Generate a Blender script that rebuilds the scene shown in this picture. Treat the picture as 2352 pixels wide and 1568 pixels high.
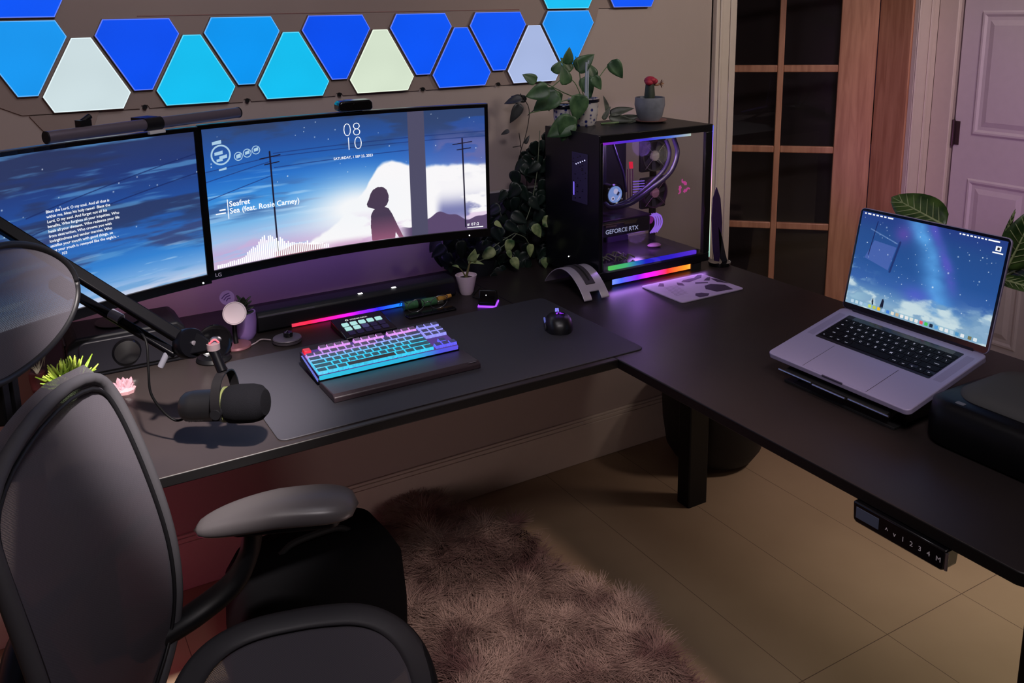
import bpy, bmesh, math, random
import numpy as np
from mathutils import Vector, Matrix
PI = math.pi
random.seed(7)
scene = bpy.context.scene
for o in list(bpy.data.objects): bpy.data.objects.remove(o, do_unlink=True)
COL = scene.collection
# ------------------------------------------------------------------ camera
F_PX, CX, CY = 2037.7, 1171.6, 474.9
YAW, PITCH, ROLL = 0.52496, 0.21673, -0.018228
CAMZ = 1.652
def cam_axes():
    f = np.array([math.sin(YAW)*math.cos(PITCH), math.cos(YAW)*math.cos(PITCH), -math.sin(PITCH)])
    r = np.array([math.cos(YAW), -math.sin(YAW), 0.])
    u = np.cross(r, f); c, s = math.cos(ROLL), math.sin(ROLL)
    return c*r+s*u, -s*r+c*u, f
RX, UX, FX = cam_axes()
cd = bpy.data.cameras.new('camera'); cam = bpy.data.objects.new('camera', cd); COL.objects.link(cam)
M = Matrix(((RX[0], UX[0], -FX[0], 0), (RX[1], UX[1], -FX[1], 0), (RX[2], UX[2], -FX[2], CAMZ), (0, 0, 0, 1)))
cam.matrix_world = M
cd.sensor_fit = 'HORIZONTAL'; cd.sensor_width = 36.0
cd.lens = F_PX/2352*36.0
cd.shift_x = (1176-CX)/2352
cd.shift_y = -(784-CY)/2352
cd.clip_start = 0.02; cd.clip_end = 50
scene.camera = cam
def at(px, py, axis, val):
    d = FX + RX*(px-CX)/F_PX - UX*(py-CY)/F_PX
    C = np.array([0, 0, CAMZ]); i = 'xyz'.index(axis)
    return Vector(C + d*(val-C[i])/d[i])
# ------------------------------------------------------------------ view, world, lights
scene.view_settings.view_transform = 'Standard'; scene.view_settings.look = 'None'
scene.view_settings.gamma = 1; scene.view_settings.exposure = 0
scene.view_settings.use_curve_mapping = False
w = bpy.data.worlds.new('world'); scene.world = w; w.use_nodes = True
w.node_tree.nodes['Background'].inputs[0].default_value = (0.55, 0.6, 0.8, 1)
w.node_tree.nodes['Background'].inputs[1].default_value = 0.02
def S(r, g, b):
    f = lambda c: (c/255/12.92) if c/255 <= .04045 else ((c/255+.055)/1.055)**2.4
    return (f(r), f(g), f(b), 1)
def light(name, kind, loc, power, col, size=.1, target=None, size_y=None, spot=None, blend=.5):
    d = bpy.data.lights.new(name, kind); d.energy = power; d.color = col[:3]
    if kind == 'AREA':
        d.size = size
        if size_y: d.shape = 'RECTANGLE'; d.size_y = size_y
    else: d.shadow_soft_size = size
    if kind == 'SPOT': d.spot_size = spot; d.spot_blend = blend
    o = bpy.data.objects.new(name, d); COL.objects.link(o); o.location = loc
    if target is not None:
        v = Vector(target)-Vector(loc); o.rotation_euler = v.to_track_quat('-Z', 'Y').to_euler()
    return o
light('ceiling_lamp', 'AREA', (.35, .15, 2.45), 11, (1, .90, .93), .30, (.5, 1.6, .3))
light('ceiling_spot', 'SPOT', (.30, .46, 2.5), 900, (1, .89, .85), .045, (.24, 1.83, .84), spot=.36, blend=1)
light('rug_fill_spot', 'SPOT', (.85, .2, 2.5), 125, (1, .72, .68), .08, (1.10, 1.60, 0), spot=.52, blend=1)  # added fill that brightens the rug, not a fixture of the room
light('wall_spot', 'SPOT', (2.6, .6, 2.45), 62, (1, .87, .76), .12, (2.10, 2.5, 1.55), spot=1.0, blend=1)
light('upper_wall_wash', 'AREA', (.6, 1.2, 2.5), 6, (.95, .9, 1), .5, (.7, 2.5, 1.9))
light('door_fill_spot', 'SPOT', (2.9, .9, 2.5), 75, (1, .78, .82), .2, (3.5, 2.45, 1.2), spot=.95, blend=.9)  # added fill to brighten both doors, no fixture behind it
light('purple_uplight', 'SPOT', (2.2, 1.70, .55), 13, (.80, .30, 1), .04, (3.6, 2.35, 1.05), spot=.8, blend=.8)
light('red_corner_lamp', 'POINT', (-.55, 2.15, .95), .8, (1, .30, .26), .12)
light('red_floor_lamp', 'POINT', (.15, 2.10, .25), .5, (1, .10, .28), .1)
light('under_desk_fill', 'AREA', (.9, 1.2, .25), .9, (1, .75, .72), .3, (1.0, 2.5, .4))  # unseen fill light added under the desk, no LED strip there
light('monitor_back_light', 'AREA', (.80, 2.33, 1.08), .5, (.36, .2, 1), .7, (.8, 2.6, .95), .05)
light('monitor_back_light', 'AREA', (.30, 2.33, 1.05), .25, (.7, .35, .6), .3, (.3, 2.6, .9), .05)
light('entry_floor_lamp', 'SPOT', (3.2, -.2, 2.3), 200, (1, .90, .72), .25, (2.45, .70, 0), spot=.80, blend=1)
light('tower_inner_light', 'POINT', (1.70, 2.12, 1.24), .9, (.45, .22, 1), .03)
light('tower_inner_light', 'POINT', (1.70, 2.14, .96), .5, (.55, .25, 1), .03)
light('tower_inner_light', 'POINT', (1.74, 2.07, 1.22), .35, (1, .88, .62), .03)  # warm fill added to brighten the interior, not one of the case LEDs
light('door_side_lamp', 'SPOT', (3.35, 1.0, 2.35), 85, (1, .76, .68), .15, (2.55, 1.75, 0), spot=.75, blend=1)
light('tower_under_light', 'AREA', (1.70, 2.03, .858), .17, (.55, .25, 1), .38, (1.70, 1.9, .84), .01)

# ------------------------------------------------------------------ materials
MATS = {}
def mat(name, col=(.5, .5, .5, 1), rough=.5, metal=0., emit=None, es=1., var=.0, vscale=30., bump=0., bscale=60., alpha=None, trans=None, coat=0., spec=.5):
    if name in MATS: return MATS[name]
    m = bpy.data.materials.new(name); m.use_nodes = True; n = m.node_tree.nodes; l = m.node_tree.links
    b = n['Principled BSDF']
    b.inputs['Base Color'].default_value = col; b.inputs['Roughness'].default_value = rough
    b.inputs['Metallic'].default_value = metal; b.inputs['Specular IOR Level'].default_value = spec
    if coat: b.inputs['Coat Weight'].default_value = coat; b.inputs['Coat Roughness'].default_value = .1
    if emit: b.inputs['Emission Color'].default_value = emit; b.inputs['Emission Strength'].default_value = es
    if alpha is not None: b.inputs['Alpha'].default_value = alpha
    if trans: b.inputs['Transmission Weight'].default_value = trans; b.inputs['IOR'].default_value = 1.45
    if var or bump:
        tc = n.new('ShaderNodeTexCoord')
    if var:
        ns = n.new('ShaderNodeTexNoise'); ns.inputs['Scale'].default_value = vscale; ns.inputs['Detail'].default_value = 5
        l.new(tc.outputs['Object'], ns.inputs['Vector'])
        mr = n.new('ShaderNodeMapRange'); mr.inputs['From Min'].default_value = .3; mr.inputs['From Max'].default_value = .7
        mr.inputs['To Min'].default_value = 1-var; mr.inputs['To Max'].default_value = 1+var
        l.new(ns.outputs['Fac'], mr.inputs['Value'])
        mx = n.new('ShaderNodeVectorMath'); mx.operation = 'SCALE'; mx.inputs[0].default_value = col[:3]
        l.new(mr.outputs['Result'], mx.inputs['Scale']); l.new(mx.outputs['Vector'], b.inputs['Base Color'])
    if bump:
        nb = n.new('ShaderNodeTexNoise'); nb.inputs['Scale'].default_value = bscale; nb.inputs['Detail'].default_value = 4
        l.new(tc.outputs['Object'], nb.inputs['Vector'])
        bm_ = n.new('ShaderNodeBump'); bm_.inputs['Strength'].default_value = bump; bm_.inputs['Distance'].default_value = .002
        l.new(nb.outputs['Fac'], bm_.inputs['Height']); l.new(bm_.outputs['Normal'], b.inputs['Normal'])
    MATS[name] = m; return m
def emis(name, col, s=1.):
    if name in MATS: return MATS[name]
    m = bpy.data.materials.new(name); m.use_nodes = True; n = m.node_tree.nodes; l = m.node_tree.links
    n.remove(n['Principled BSDF']); e = n.new('ShaderNodeEmission'); e.inputs[0].default_value = col; e.inputs[1].default_value = s
    l.new(e.outputs[0], n['Material Output'].inputs[0]); MATS[name] = m; return m
def emis_ramp(name, stops, axis, a, b, s=1.):
    """emission whose colour runs along an object axis (an addressable LED strip)"""
    m = bpy.data.materials.new(name); m.use_nodes = True; n = m.node_tree.nodes; l = m.node_tree.links
    n.remove(n['Principled BSDF']); e = n.new('ShaderNodeEmission'); e.inputs[1].default_value = s
    tc = n.new('ShaderNodeTexCoord'); sp = n.new('ShaderNodeSeparateXYZ'); mr = n.new('ShaderNodeMapRange')
    mr.inputs['From Min'].default_value = a; mr.inputs['From Max'].default_value = b
    cr = n.new('ShaderNodeValToRGB'); el = cr.color_ramp.elements
    el[0].position = stops[0][0]; el[0].color = stops[0][1]; el[1].position = stops[-1][0]; el[1].color = stops[-1][1]
    for p_, c_ in stops[1:-1]:
        x = el.new(p_); x.color = c_
    l.new(tc.outputs['Object'], sp.inputs[0]); l.new(sp.outputs['XYZ'.index(axis)], mr.inputs['Value'])
    l.new(mr.outputs['Result'], cr.inputs['Fac']); l.new(cr.outputs['Color'], e.inputs[0]); l.new(e.outputs[0], n['Material Output'].inputs[0])
    MATS[name] = m; return m
def vcol_emis(name, s=1., gloss=True):
    m = bpy.data.materials.new(name); m.use_nodes = True; n = m.node_tree.nodes; l = m.node_tree.links
    b = n['Principled BSDF']; b.inputs['Base Color'].default_value = (.005, .005, .006, 1); b.inputs['Roughness'].default_value = .25
    a = n.new('ShaderNodeVertexColor'); a.layer_name = 'picture'
    l.new(a.outputs['Color'], b.inputs['Emission Color']); b.inputs['Emission Strength'].default_value = s
    MATS[name] = m; return m
def clear_glass(name, tint):
    m = bpy.data.materials.new(name); m.use_nodes = True; n = m.node_tree.nodes; l = m.node_tree.links; n.remove(n['Principled BSDF'])
    t = n.new('ShaderNodeBsdfTransparent'); t.inputs[0].default_value = tint; g = n.new('ShaderNodeBsdfGlossy'); g.inputs['Roughness'].default_value = .02
    lw = n.new('ShaderNodeLayerWeight'); lw.inputs['Blend'].default_value = .22; mr = n.new('ShaderNodeMapRange'); mr.inputs['To Min'].default_value = .04; mr.inputs['To Max'].default_value = .55
    mx = n.new('ShaderNodeMixShader'); l.new(lw.outputs['Facing'], mr.inputs['Value']); l.new(mr.outputs[0], mx.inputs[0]); l.new(t.outputs[0], mx.inputs[1]); l.new(g.outputs[0], mx.inputs[2]); l.new(mx.outputs[0], n['Material Output'].inputs[0])
    MATS[name] = m; return m
black = mat('black_plastic', S(10, 10, 13), .45, var=.1, spec=.3)
gloss_black = mat('gloss_black', S(8, 8, 11), .15, coat=.3)
dark_metal = mat('dark_metal', S(22, 22, 26), .38, .6)
white_pl = mat('white_plastic', S(215, 205, 210), .4)
arm_m = mat('arm_black', S(4, 4, 6), .32, spec=.07)
silver = mat('silver_metal', S(150, 145, 155), .3, .9)
rubber = mat('rubber', S(12, 12, 13), .8)
led_white = emis('white_led', (1, 1, 1, 1), 3)
screen_text = emis('screen_text', (.95, .97, 1, 1), 1.1)

# ------------------------------------------------------------------ mesh helpers
CREATED = []
def link(o, parent=None):
    COL.objects.link(o)
    if parent: o.parent = parent
    return o
def ob(name, bm, m=None, parent=None, smooth=False, loc=None, rot=None, bevel=0, seg=2, label=None):
    me = bpy.data.meshes.new(name)
    if isinstance(bm, bmesh.types.BMesh):
        bmesh.ops.recalc_face_normals(bm, faces=bm.faces) if not getattr(bm, 'norecalc', False) else None
        bm.to_mesh(me); bm.free()
    else: me = bm
    for x in (m if isinstance(m, (list, tuple)) else [m]): me.materials.append(x)
    if smooth:
        me.polygons.foreach_set('use_smooth', [True]*len(me.polygons))
        if smooth != 'all':
            try: me.set_sharp_from_angle(angle=math.radians(40))
            except Exception: pass
    o = bpy.data.objects.new(name, me); link(o, parent); CREATED.append((name, o))
    if loc is not None: o.location = loc
    if rot is not None: o.rotation_euler = rot
    if bevel:
        b = o.modifiers.new('bevel', 'BEVEL'); b.width = bevel; b.segments = seg; b.limit_method = 'ANGLE'; b.angle_limit = math.radians(35)
        me.polygons.foreach_set('use_smooth', [True]*len(me.polygons))
        try: me.set_sharp_from_angle(angle=math.radians(30))
        except Exception: pass
    if label: o['label'] = label
    return o
def tag(o, label, cat, group=None, kind=None):
    if label: o['label'] = label
    if cat: o['category'] = cat
    if group: o['group'] = group
    if kind: o['kind'] = kind
    return o
def thing(name, label, cat, loc=(0, 0, 0), rot=(0, 0, 0), group=None):
    o = bpy.data.objects.new(name, None); o.empty_display_size = .05; link(o); o.location = loc; o.rotation_euler = rot
    return tag(o, label, cat, group)
def struct(name, bm, m, **k):
    o = ob(name, bm, m, **k); o['kind'] = 'structure'; return o
def box(x0, x1, y0, y1, z0, z1, bm=None, M=None, mi=0):
    bm = bm or bmesh.new()
    vs = [bm.verts.new((x, y, z)) for z in (z0, z1) for y in (y0, y1) for x in (x0, x1)]
    if M is not None:
        for v in vs: v.co = M @ v.co
    for f in ((0, 2, 3, 1), (4, 5, 7, 6), (0, 1, 5, 4), (2, 6, 7, 3), (0, 4, 6, 2), (1, 3, 7, 5)):
        g = bm.faces.new([vs[i] for i in f]); g.material_index = mi
    return bm
def prism(pts, h0, h1, bm=None, axis='z', mi=0, mtop=None):
    """extrude a 2D outline between h0 and h1 along an axis"""
    bm = bm or bmesh.new()
    def P3(p, h): return {'z': (p[0], p[1], h), 'y': (p[0], h, p[1]), 'x': (h, p[0], p[1])}[axis]
    a = [bm.verts.new(P3(p, h0)) for p in pts]; b = [bm.verts.new(P3(p, h1)) for p in pts]
    n = len(pts)
    for i in range(n):
        f = bm.faces.new((a[i], a[(i+1) % n], b[(i+1) % n], b[i])); f.material_index = mi
    f = bm.faces.new(a[::-1]); f.material_index = mi
    f = bm.faces.new(b); f.material_index = mi if mtop is None else mtop
    return bm
def rrect(x0, x1, y0, y1, r, n=6):
    out = []
    for cx, cy, a in ((x1-r, y1-r, 0), (x0+r, y1-r, 90), (x0+r, y0+r, 180), (x1-r, y0+r, 270)):
        for i in range(n+1):
            t = math.radians(a+90*i/n); out.append((cx+r*math.cos(t), cy+r*math.sin(t)))
    return out
def circle(cx, cy, r, n=32, ry=None):
    ry = ry or r
    return [(cx+r*math.cos(2*PI*i/n), cy+ry*math.sin(2*PI*i/n)) for i in range(n)]
def lathe(prof, n=36, bm=None, M=None, mi=0):
    bm = bm or bmesh.new(); rings = []
    for r, z in prof:
        if r < 1e-6: rings.append([bm.verts.new((0, 0, z))])
        else: rings.append([bm.verts.new((r*math.cos(2*PI*i/n), r*math.sin(2*PI*i/n), z)) for i in range(n)])
    if M is not None:
        for rg in rings:
            for v in rg: v.co = M @ v.co
    for a, b in zip(rings[:-1], rings[1:]):
        for i in range(n):
            j = (i+1) % n
            if len(a) == 1 and len(b) == 1: continue
            if len(a) == 1: f = bm.faces.new((a[0], b[i], b[j]))
            elif len(b) == 1: f = bm.faces.new((a[i], a[j], b[0]))
            else: f = bm.faces.new((a[i], a[j], b[j], b[i]))
            f.material_index = mi
    return bm
def cyl(p0, p1, r0, r1=None, n=20, bm=None, mi=0):
    r1 = r0 if r1 is None else r1
    p0 = Vector(p0); p1 = Vector(p1); d = p1-p0; L = d.length
    M = Matrix.Translation(p0) @ d.to_track_quat('Z', 'Y').to_matrix().to_4x4()
    return lathe([(0, 0), (r0, 0), (r1, L), (0, L)], n, bm, M, mi)
def catmull(pts, k=8):
    pts = [Vector(p) for p in pts]; out = []
    P = [pts[0]*2-pts[1]]+pts+[pts[-1]*2-pts[-2]]
    for i in range(1, len(P)-2):
        for j in range(k):
            t = j/k; a, b, c, d = P[i-1:i+3]
            out.append(.5*((2*b)+(-a+c)*t+(2*a-5*b+4*c-d)*t*t+(-a+3*b-3*c+d)*t**3))
    out.append(pts[-1]); return out
def tube(pts, r, n=10, bm=None, k=8, flat=1., mi=0, up=None, smooth=True, closed=False):
    """r may be a float or list per control point; flat squashes the second axis"""
    bm = bm or bmesh.new(); path = catmull(pts, k) if smooth else [Vector(p) for p in pts]
    m = len(path); rr = r if isinstance(r, (list, tuple)) else [r]*len(pts)
    rings = []; prev = None
    for i, p in enumerate(path):
        t = (path[min(i+1, m-1)]-path[max(i-1, 0)]).normalized()
        if up is not None: u = Vector(up); u = (u-t*u.dot(t)).normalized()
        else:
            u = prev if prev is not None else (Vector((0, 0, 1)) if abs(t.z) < .9 else Vector((1, 0, 0)))
            u = (u-t*u.dot(t)).normalized(); prev = u
        v = t.cross(u); f = i/(m-1)*(len(rr)-1); a = int(min(f, len(rr)-2)) if len(rr) > 1 else 0
        R = rr[0] if len(rr) == 1 else rr[a]+(rr[a+1]-rr[a])*(f-a)
        rings.append([bm.verts.new(p+u*(R*flat*math.cos(2*PI*j/n))+v*(R*math.sin(2*PI*j/n))) for j in range(n)])
    for a, b in zip(rings[:-1], rings[1:]):
        for j in range(n):
            f = bm.faces.new((a[j], a[(j+1) % n], b[(j+1) % n], b[j])); f.material_index = mi
    if not closed:
        f = bm.faces.new(rings[0][::-1]); f.material_index = mi; f = bm.faces.new(rings[-1]); f.material_index = mi
    return bm
def text_bm(s, size, fn, bm=None, align='LEFT', mi=0, spacing=1., extrude=0.):
    """flat text; fn maps text-plane (x,y) to a 3D point"""
    c = bpy.data.curves.new('t', 'FONT'); c.body = s; c.size = size; c.align_x = align; c.space_character = spacing
    c.resolution_u = 3; c.offset = size*.012 if s not in ('08', '10') else -size*.028
    o = bpy.data.objects.new('t', c); me = bpy.data.meshes.new_from_object(o)
    bm = bm or bmesh.new(); vs = [bm.verts.new(fn(v.co.x, v.co.y)) for v in me.vertices]
    for p in me.polygons:
        try: f = bm.faces.new([vs[i] for i in p.vertices]); f.material_index = mi
        except ValueError: pass
    bpy.data.objects.remove(o); bpy.data.curves.remove(c); bpy.data.meshes.remove(me)
    return bm
def poly_flat(pts, fn, bm=None, mi=0):
    bm = bm or bmesh.new(); f = bm.faces.new([bm.verts.new(fn(*p)) for p in pts]); f.material_index = mi; return bm
def grid_mesh(name, nx, ny, fn, colors=None):
    """grid from vectorised fn(u,v)->(N,3); colours (ny,nx,3) linear"""
    u, v = np.meshgrid(np.linspace(0, 1, nx), np.linspace(0, 1, ny))
    P = fn(u.ravel(), v.ravel()); me = bpy.data.meshes.new(name)
    idx = np.arange(nx*ny).reshape(ny, nx)
    q = np.stack([idx[1:, :-1], idx[1:, 1:], idx[:-1, 1:], idx[:-1, :-1]], -1).reshape(-1, 4)
    me.vertices.add(nx*ny); me.vertices.foreach_set('co', P.astype(np.float32).ravel())
    me.loops.add(q.size); me.loops.foreach_set('vertex_index', q.ravel().astype(np.int32))
    me.polygons.add(len(q)); me.polygons.foreach_set('loop_start', np.arange(0, q.size, 4, dtype=np.int32))
    me.update(calc_edges=True)
    me.polygons.foreach_set('use_smooth', [True]*len(q))
    if colors is not None:
        a = me.color_attributes.new('picture', 'FLOAT_COLOR', 'POINT')
        c = np.ones((nx*ny, 4), np.float32); c[:, :3] = colors.reshape(-1, 3); a.data.foreach_set('color', c.ravel())
    return me
def tree_copy(root, name=None, loc=None, rot=None):
    r = root.copy(); COL.objects.link(r)
    if loc is not None: r.location = loc
    if rot is not None: r.rotation_euler = rot
    for ch in list(root.children):
        c = ch.copy(); COL.objects.link(c); c.parent = r
        for g in list(ch.children):
            d = g.copy(); COL.objects.link(d); d.parent = c
    return r
# ================================================================== setting
wall_m = mat('wall_paint', S(172, 157, 150), .75, var=.03, vscale=3, bump=.08, bscale=220)
trim_m = mat('trim_paint', S(205, 192, 180), .45, var=.02)
door_white = mat('door_paint', S(205, 195, 198), .5, var=.02, bump=.03)
ceil_m = mat('ceiling_paint', S(190, 185, 178), .9, var=.02)
def wood(name, c1, c2, rough=.45, axis_scale=(14, 14, 1.2)):
    m = bpy.data.materials.new(name); m.use_nodes = True; n = m.node_tree.nodes; l = m.node_tree.links; b = n['Principled BSDF']
    tc = n.new('ShaderNodeTexCoord'); mp = n.new('ShaderNodeMapping'); mp.inputs['Scale'].default_value = axis_scale
    ns = n.new('ShaderNodeTexNoise'); ns.inputs['Scale'].default_value = 3; ns.inputs['Detail'].default_value = 8; ns.inputs['Distortion'].default_value = .6
    cr = n.new('ShaderNodeValToRGB'); cr.color_ramp.elements[0].color = c1; cr.color_ramp.elements[1].color = c2
    cr.color_ramp.elements[0].position = .35; cr.color_ramp.elements[1].position = .65
    l.new(tc.outputs['Object'], mp.inputs[0]); l.new(mp.outputs[0], ns.inputs['Vector']); l.new(ns.outputs['Fac'], cr.inputs[0])
    l.new(cr.outputs[0], b.inputs['Base Color']); b.inputs['Roughness'].default_value = rough
    MATS[name] = m; return m
oak = wood('door_wood', S(172, 120, 92), S(198, 146, 114))
# floor: large worn boards with fine joints
m = bpy.data.materials.new('floor_boards'); m.use_nodes = True; n = m.node_tree.nodes; l = m.node_tree.links; b = n['Principled BSDF']
tc = n.new('ShaderNodeTexCoord'); sp = n.new('ShaderNodeSeparateXYZ'); l.new(tc.outputs['Object'], sp.inputs[0])
def mth(op, a, b_=None):
    x = n.new('ShaderNodeMath'); x.operation = op
    for i, v in enumerate((a, b_)):
        if v is None: continue
        if isinstance(v, (int, float)): x.inputs[i].default_value = v
        else: l.new(v, x.inputs[i])
    return x.outputs[0]
fx = mth('ABSOLUTE', mth('SUBTRACT', mth('FRACT', mth('DIVIDE', mth('SUBTRACT', sp.outputs[0], 1.90-.325*4.5), .325)), .5))
fy = mth('ABSOLUTE', mth('SUBTRACT', mth('FRACT', mth('DIVIDE', mth('SUBTRACT', sp.outputs[1], 1.30-1.3*4.5), 1.30)), .5))
seam = mth('MAXIMUM', mth('LESS_THAN', fx, .0032), mth('LESS_THAN', fy, .0009))
ns = n.new('ShaderNodeTexNoise'); ns.inputs['Scale'].default_value = 1.6; ns.inputs['Detail'].default_value = 6
l.new(tc.outputs['Object'], ns.inputs['Vector'])
cr = n.new('ShaderNodeValToRGB'); cr.color_ramp.elements[0].color = S(142, 122, 98); cr.color_ramp.elements[1].color = S(162, 142, 116)
cr.color_ramp.elements[0].position = .3; cr.color_ramp.elements[1].position = .7; l.new(ns.outputs['Fac'], cr.inputs[0])
mx = n.new('ShaderNodeMix'); mx.data_type = 'RGBA'; l.new(seam, mx.inputs['Factor']); l.new(cr.outputs[0], mx.inputs[6]); mx.inputs[7].default_value = S(88, 70, 54)
l.new(mx.outputs[2], b.inputs['Base Color']); b.inputs['Roughness'].default_value = .5
floor_m = m
struct('floor', box(-1.4, 4.3, -2.2, 4.6, -.05, 0), floor_m)
struct('ceiling', box(-1.4, 4.3, -2.2, 4.6, 2.6, 2.65), ceil_m)
bm = box(-1.3, 2.33, 2.515, 2.68, 0, 2.6); box(2.33, 3.51, 2.515, 2.68, 2.12, 2.6, bm); box(3.51, 3.66, 2.515, 2.68, 0, 2.6, bm)
struct('wall_back', bm, wall_m)
struct('wall_left', box(-1.4, -1.3, -2.2, 2.9, 0, 2.6), wall_m)
struct('wall_front', box(-1.3, 3.66, -2.2, -2.1, 0, 2.6), wall_m)
bm = box(3.66, 3.78, -2.1, 1.55, 0, 2.6); box(3.66, 3.78, 2.40, 4.5, 0, 2.6, bm); box(3.66, 3.78, 1.55, 2.40, 2.08, 2.6, bm); box(3.78, 3.80, 1.5, 2.45, 0, 2.1, bm)
struct('wall_right', bm, wall_m)
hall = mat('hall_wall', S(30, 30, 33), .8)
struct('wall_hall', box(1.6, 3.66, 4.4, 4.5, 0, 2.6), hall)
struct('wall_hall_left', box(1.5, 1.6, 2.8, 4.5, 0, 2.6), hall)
# baseboard: flat board with a stepped cap
bm = box(-1.3, 2.33, 2.497, 2.515, 0, .15); box(-1.3, 2.33, 2.501, 2.515, .15, .163, bm); box(-1.3, 2.33, 2.506, 2.515, .163, .172, bm)
struct('baseboard_back', bm, trim_m, bevel=.002)
# casing left of the glazed door, jamb and casing on its right
bm = box(2.335, 2.43, 2.492, 2.515, 0, 2.14); box(2.350, 2.362, 2.486, 2.492, 0, 2.14, bm); box(2.40, 2.43, 2.486, 2.492, 0, 2.14, bm); box(2.41, 2.43, 2.515, 2.68, 0, 2.12, bm)
struct('trim_1', bm, trim_m, bevel=.003)
struct('trim_2', box(3.49, 3.51, 2.515, 2.68, 0, 2.12), oak, bevel=.002)
bm = box(3.50, 3.64, 2.492, 2.515, 0, 2.14); box(3.50, 3.515, 2.486, 2.492, 0, 2.14, bm); box(3.58, 3.60, 2.486, 2.492, 0, 2.14, bm)
struct('trim_3', bm, trim_m, bevel=.003)
struct('trim_4', box(3.638, 3.66, 2.40, 2.492, 0, 2.12), trim_m, bevel=.003)
# glazed oak door, swung into the dark hall
H = Vector((3.494, 2.69, 0)); ang = math.atan2(.69, -.72)
d1 = bpy.data.objects.new('door_1', None); link(d1); d1.location = H; d1.rotation_euler = (0, 0, ang); d1['kind'] = 'structure'
# local x runs along the leaf from its hinge edge
xs = [(0, .17), (.400, .428), (.658, .686), (.916, 1.05)]
zs = [(.0, .23), (.603, .635), (.975, 1.007), (1.353, 1.386), (1.73, 1.762), (2.0, 2.1)]
bm = bmesh.new()
box(0, .160, -.018, .018, .01, 2.1, bm); box(.916, 1.05, -.018, .018, .01, 2.1, bm)
box(.160, .916, -.018, .018, .01, .23, bm); box(.160, .916, -.018, .018, 2.0, 2.1, bm)
ob('door_frame', bm, oak, d1, bevel=.003)
bm = bmesh.new()
for a, b_ in xs[1:3]: box(a, b_, -.014, .014, .23, 2.0, bm)
for a, b_ in zs[1:5]:
    for x0, x1 in ((.160, .400), (.428, .658), (.686, .916)): box(x0, x1, -.014, .014, a, b_, bm)
ob('muntin', bm, oak, d1, bevel=.004)
glass = mat('pane_glass', S(22, 22, 25), .06, spec=.5, coat=.3)
glass_t = clear_glass('pane_glass_clear', (.75, .75, .78, 1))
for i, (x0, x1) in enumerate(((.160, .400), (.428, .658), (.686, .916))):
    for z0, z1 in ((.23, .603), (.635, .975), (1.007, 1.353), (1.386, 1.73), (1.762, 2.0)):
        ob('glass_pane', box(x0, x1, -.003, .003, z0, z1), glass_t, d1)
bm = box(-.004, .03, -.022, -.0185, 1.03, 1.13); cyl((-.004, -.022, 1.02), (-.004, -.022, 1.14), .007, bm=bm)
ob('hinge', bm, dark_metal, d1)
# white panelled closet door in the right wall, slightly proud frame
d2 = bpy.data.objects.new('door_2', None); link(d2); d2.location = (3.668, 2.395, 0); d2['kind'] = 'structure'
y0 = -.82
bm = box(0, .035, y0, -.003, .01, 2.06)
ob('door_leaf', bm, door_white, d2, bevel=.002)
bm = bmesh.new()
def raised(ya, yb, za, zb):
    # moulded field: sloping in, groove, raised centre
    P_ = [(0.0002, 0), (-.006, .008), (-.006, .016), (-.0005, .026), (-.0005, .040), (-.007, .062)]
    rg = []
    for x_, d in P_: rg.append([bm.verts.new((x_, y, z)) for y, z in ((ya+d, za+d), (yb-d, za+d), (yb-d, zb-d), (ya+d, zb-d))])
    for a, b_ in zip(rg[:-1], rg[1:]):
        for k in range(4): bm.faces.new((a[k], a[(k+1) % 4], b_[(k+1) % 4], b_[k]))
    bm.faces.new(rg[-1])
for ya, yb in ((-.375, -.085), (-.735, -.445)):
    for za, zb in ((.18, .90), (1.09, 1.62), (1.72, 1.94)): raised(ya, yb, za, zb)
ob('door_panel', bm, door_white, d2)
bm = box(-.003, 0, -.03, -.004, 1.04, 1.145); cyl((-.006, -.002, 1.035), (-.006, -.002, 1.15), .007, bm=bm)
ob('hinge', bm, mat('bronze', S(95, 75, 80), .4, .8), d2)

# ================================================================== wall light panels
PY = 2.515
pitch = .1927; xb = .0603   # tile n spans from xb + pitch*(n-1)/... measured along the wall
def hexa(n):
    """corners (x,z) of light tile n: odd tiles point down, even tiles point up; every corner is cut off"""
    cx = .155+.0975*(0) + (n-1)*.0966*2/2
    return None
def tile_pts(cx, up, zlo=1.4215, zhi=1.6535):
    h = zhi-zlo
    if not up:   # wide edge on top
        return [(cx-.082, zhi), (cx+.082, zhi), (cx+.105, zhi-.043), (cx+.024, zlo+.044), (cx-.024, zlo+.044), (cx-.105, zhi-.043)]
    return [(cx-.024, zhi-.044), (cx+.024, zhi-.044), (cx+.105, zlo+.043), (cx+.082, zlo), (cx-.082, zlo), (cx-.105, zlo+.043)]
cols = {'azure': S(18, 150, 240), 'blue': S(0, 78, 240), 'white': S(205, 222, 226), 'cyan': S(14, 190, 240), 'sky': S(0, 150, 242), 'cream': S(214, 228, 206), 'lavender': S(168, 184, 226), 'azure2': S(10, 140, 242), 'cobalt': S(0, 84, 246)}
tile_x0, dx = .088, .1302
seq = [('azure', 'azure downward-pointing'), ('white', 'white upward-pointing'), ('blue', 'deep blue downward-pointing'), ('cyan', 'cyan upward-pointing'), ('sky', 'sky blue downward-pointing'), ('cyan', 'cyan upward-pointing'), ('blue', 'deep blue downward-pointing'), ('cream', 'cream upward-pointing'), ('cobalt', 'cobalt downward-pointing'), ('cobalt', 'cobalt upward-pointing'), ('cobalt', 'cobalt downward-pointing'), ('lavender', 'pale lavender upward-pointing'), ('azure2', 'azure downward-pointing')]
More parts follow.
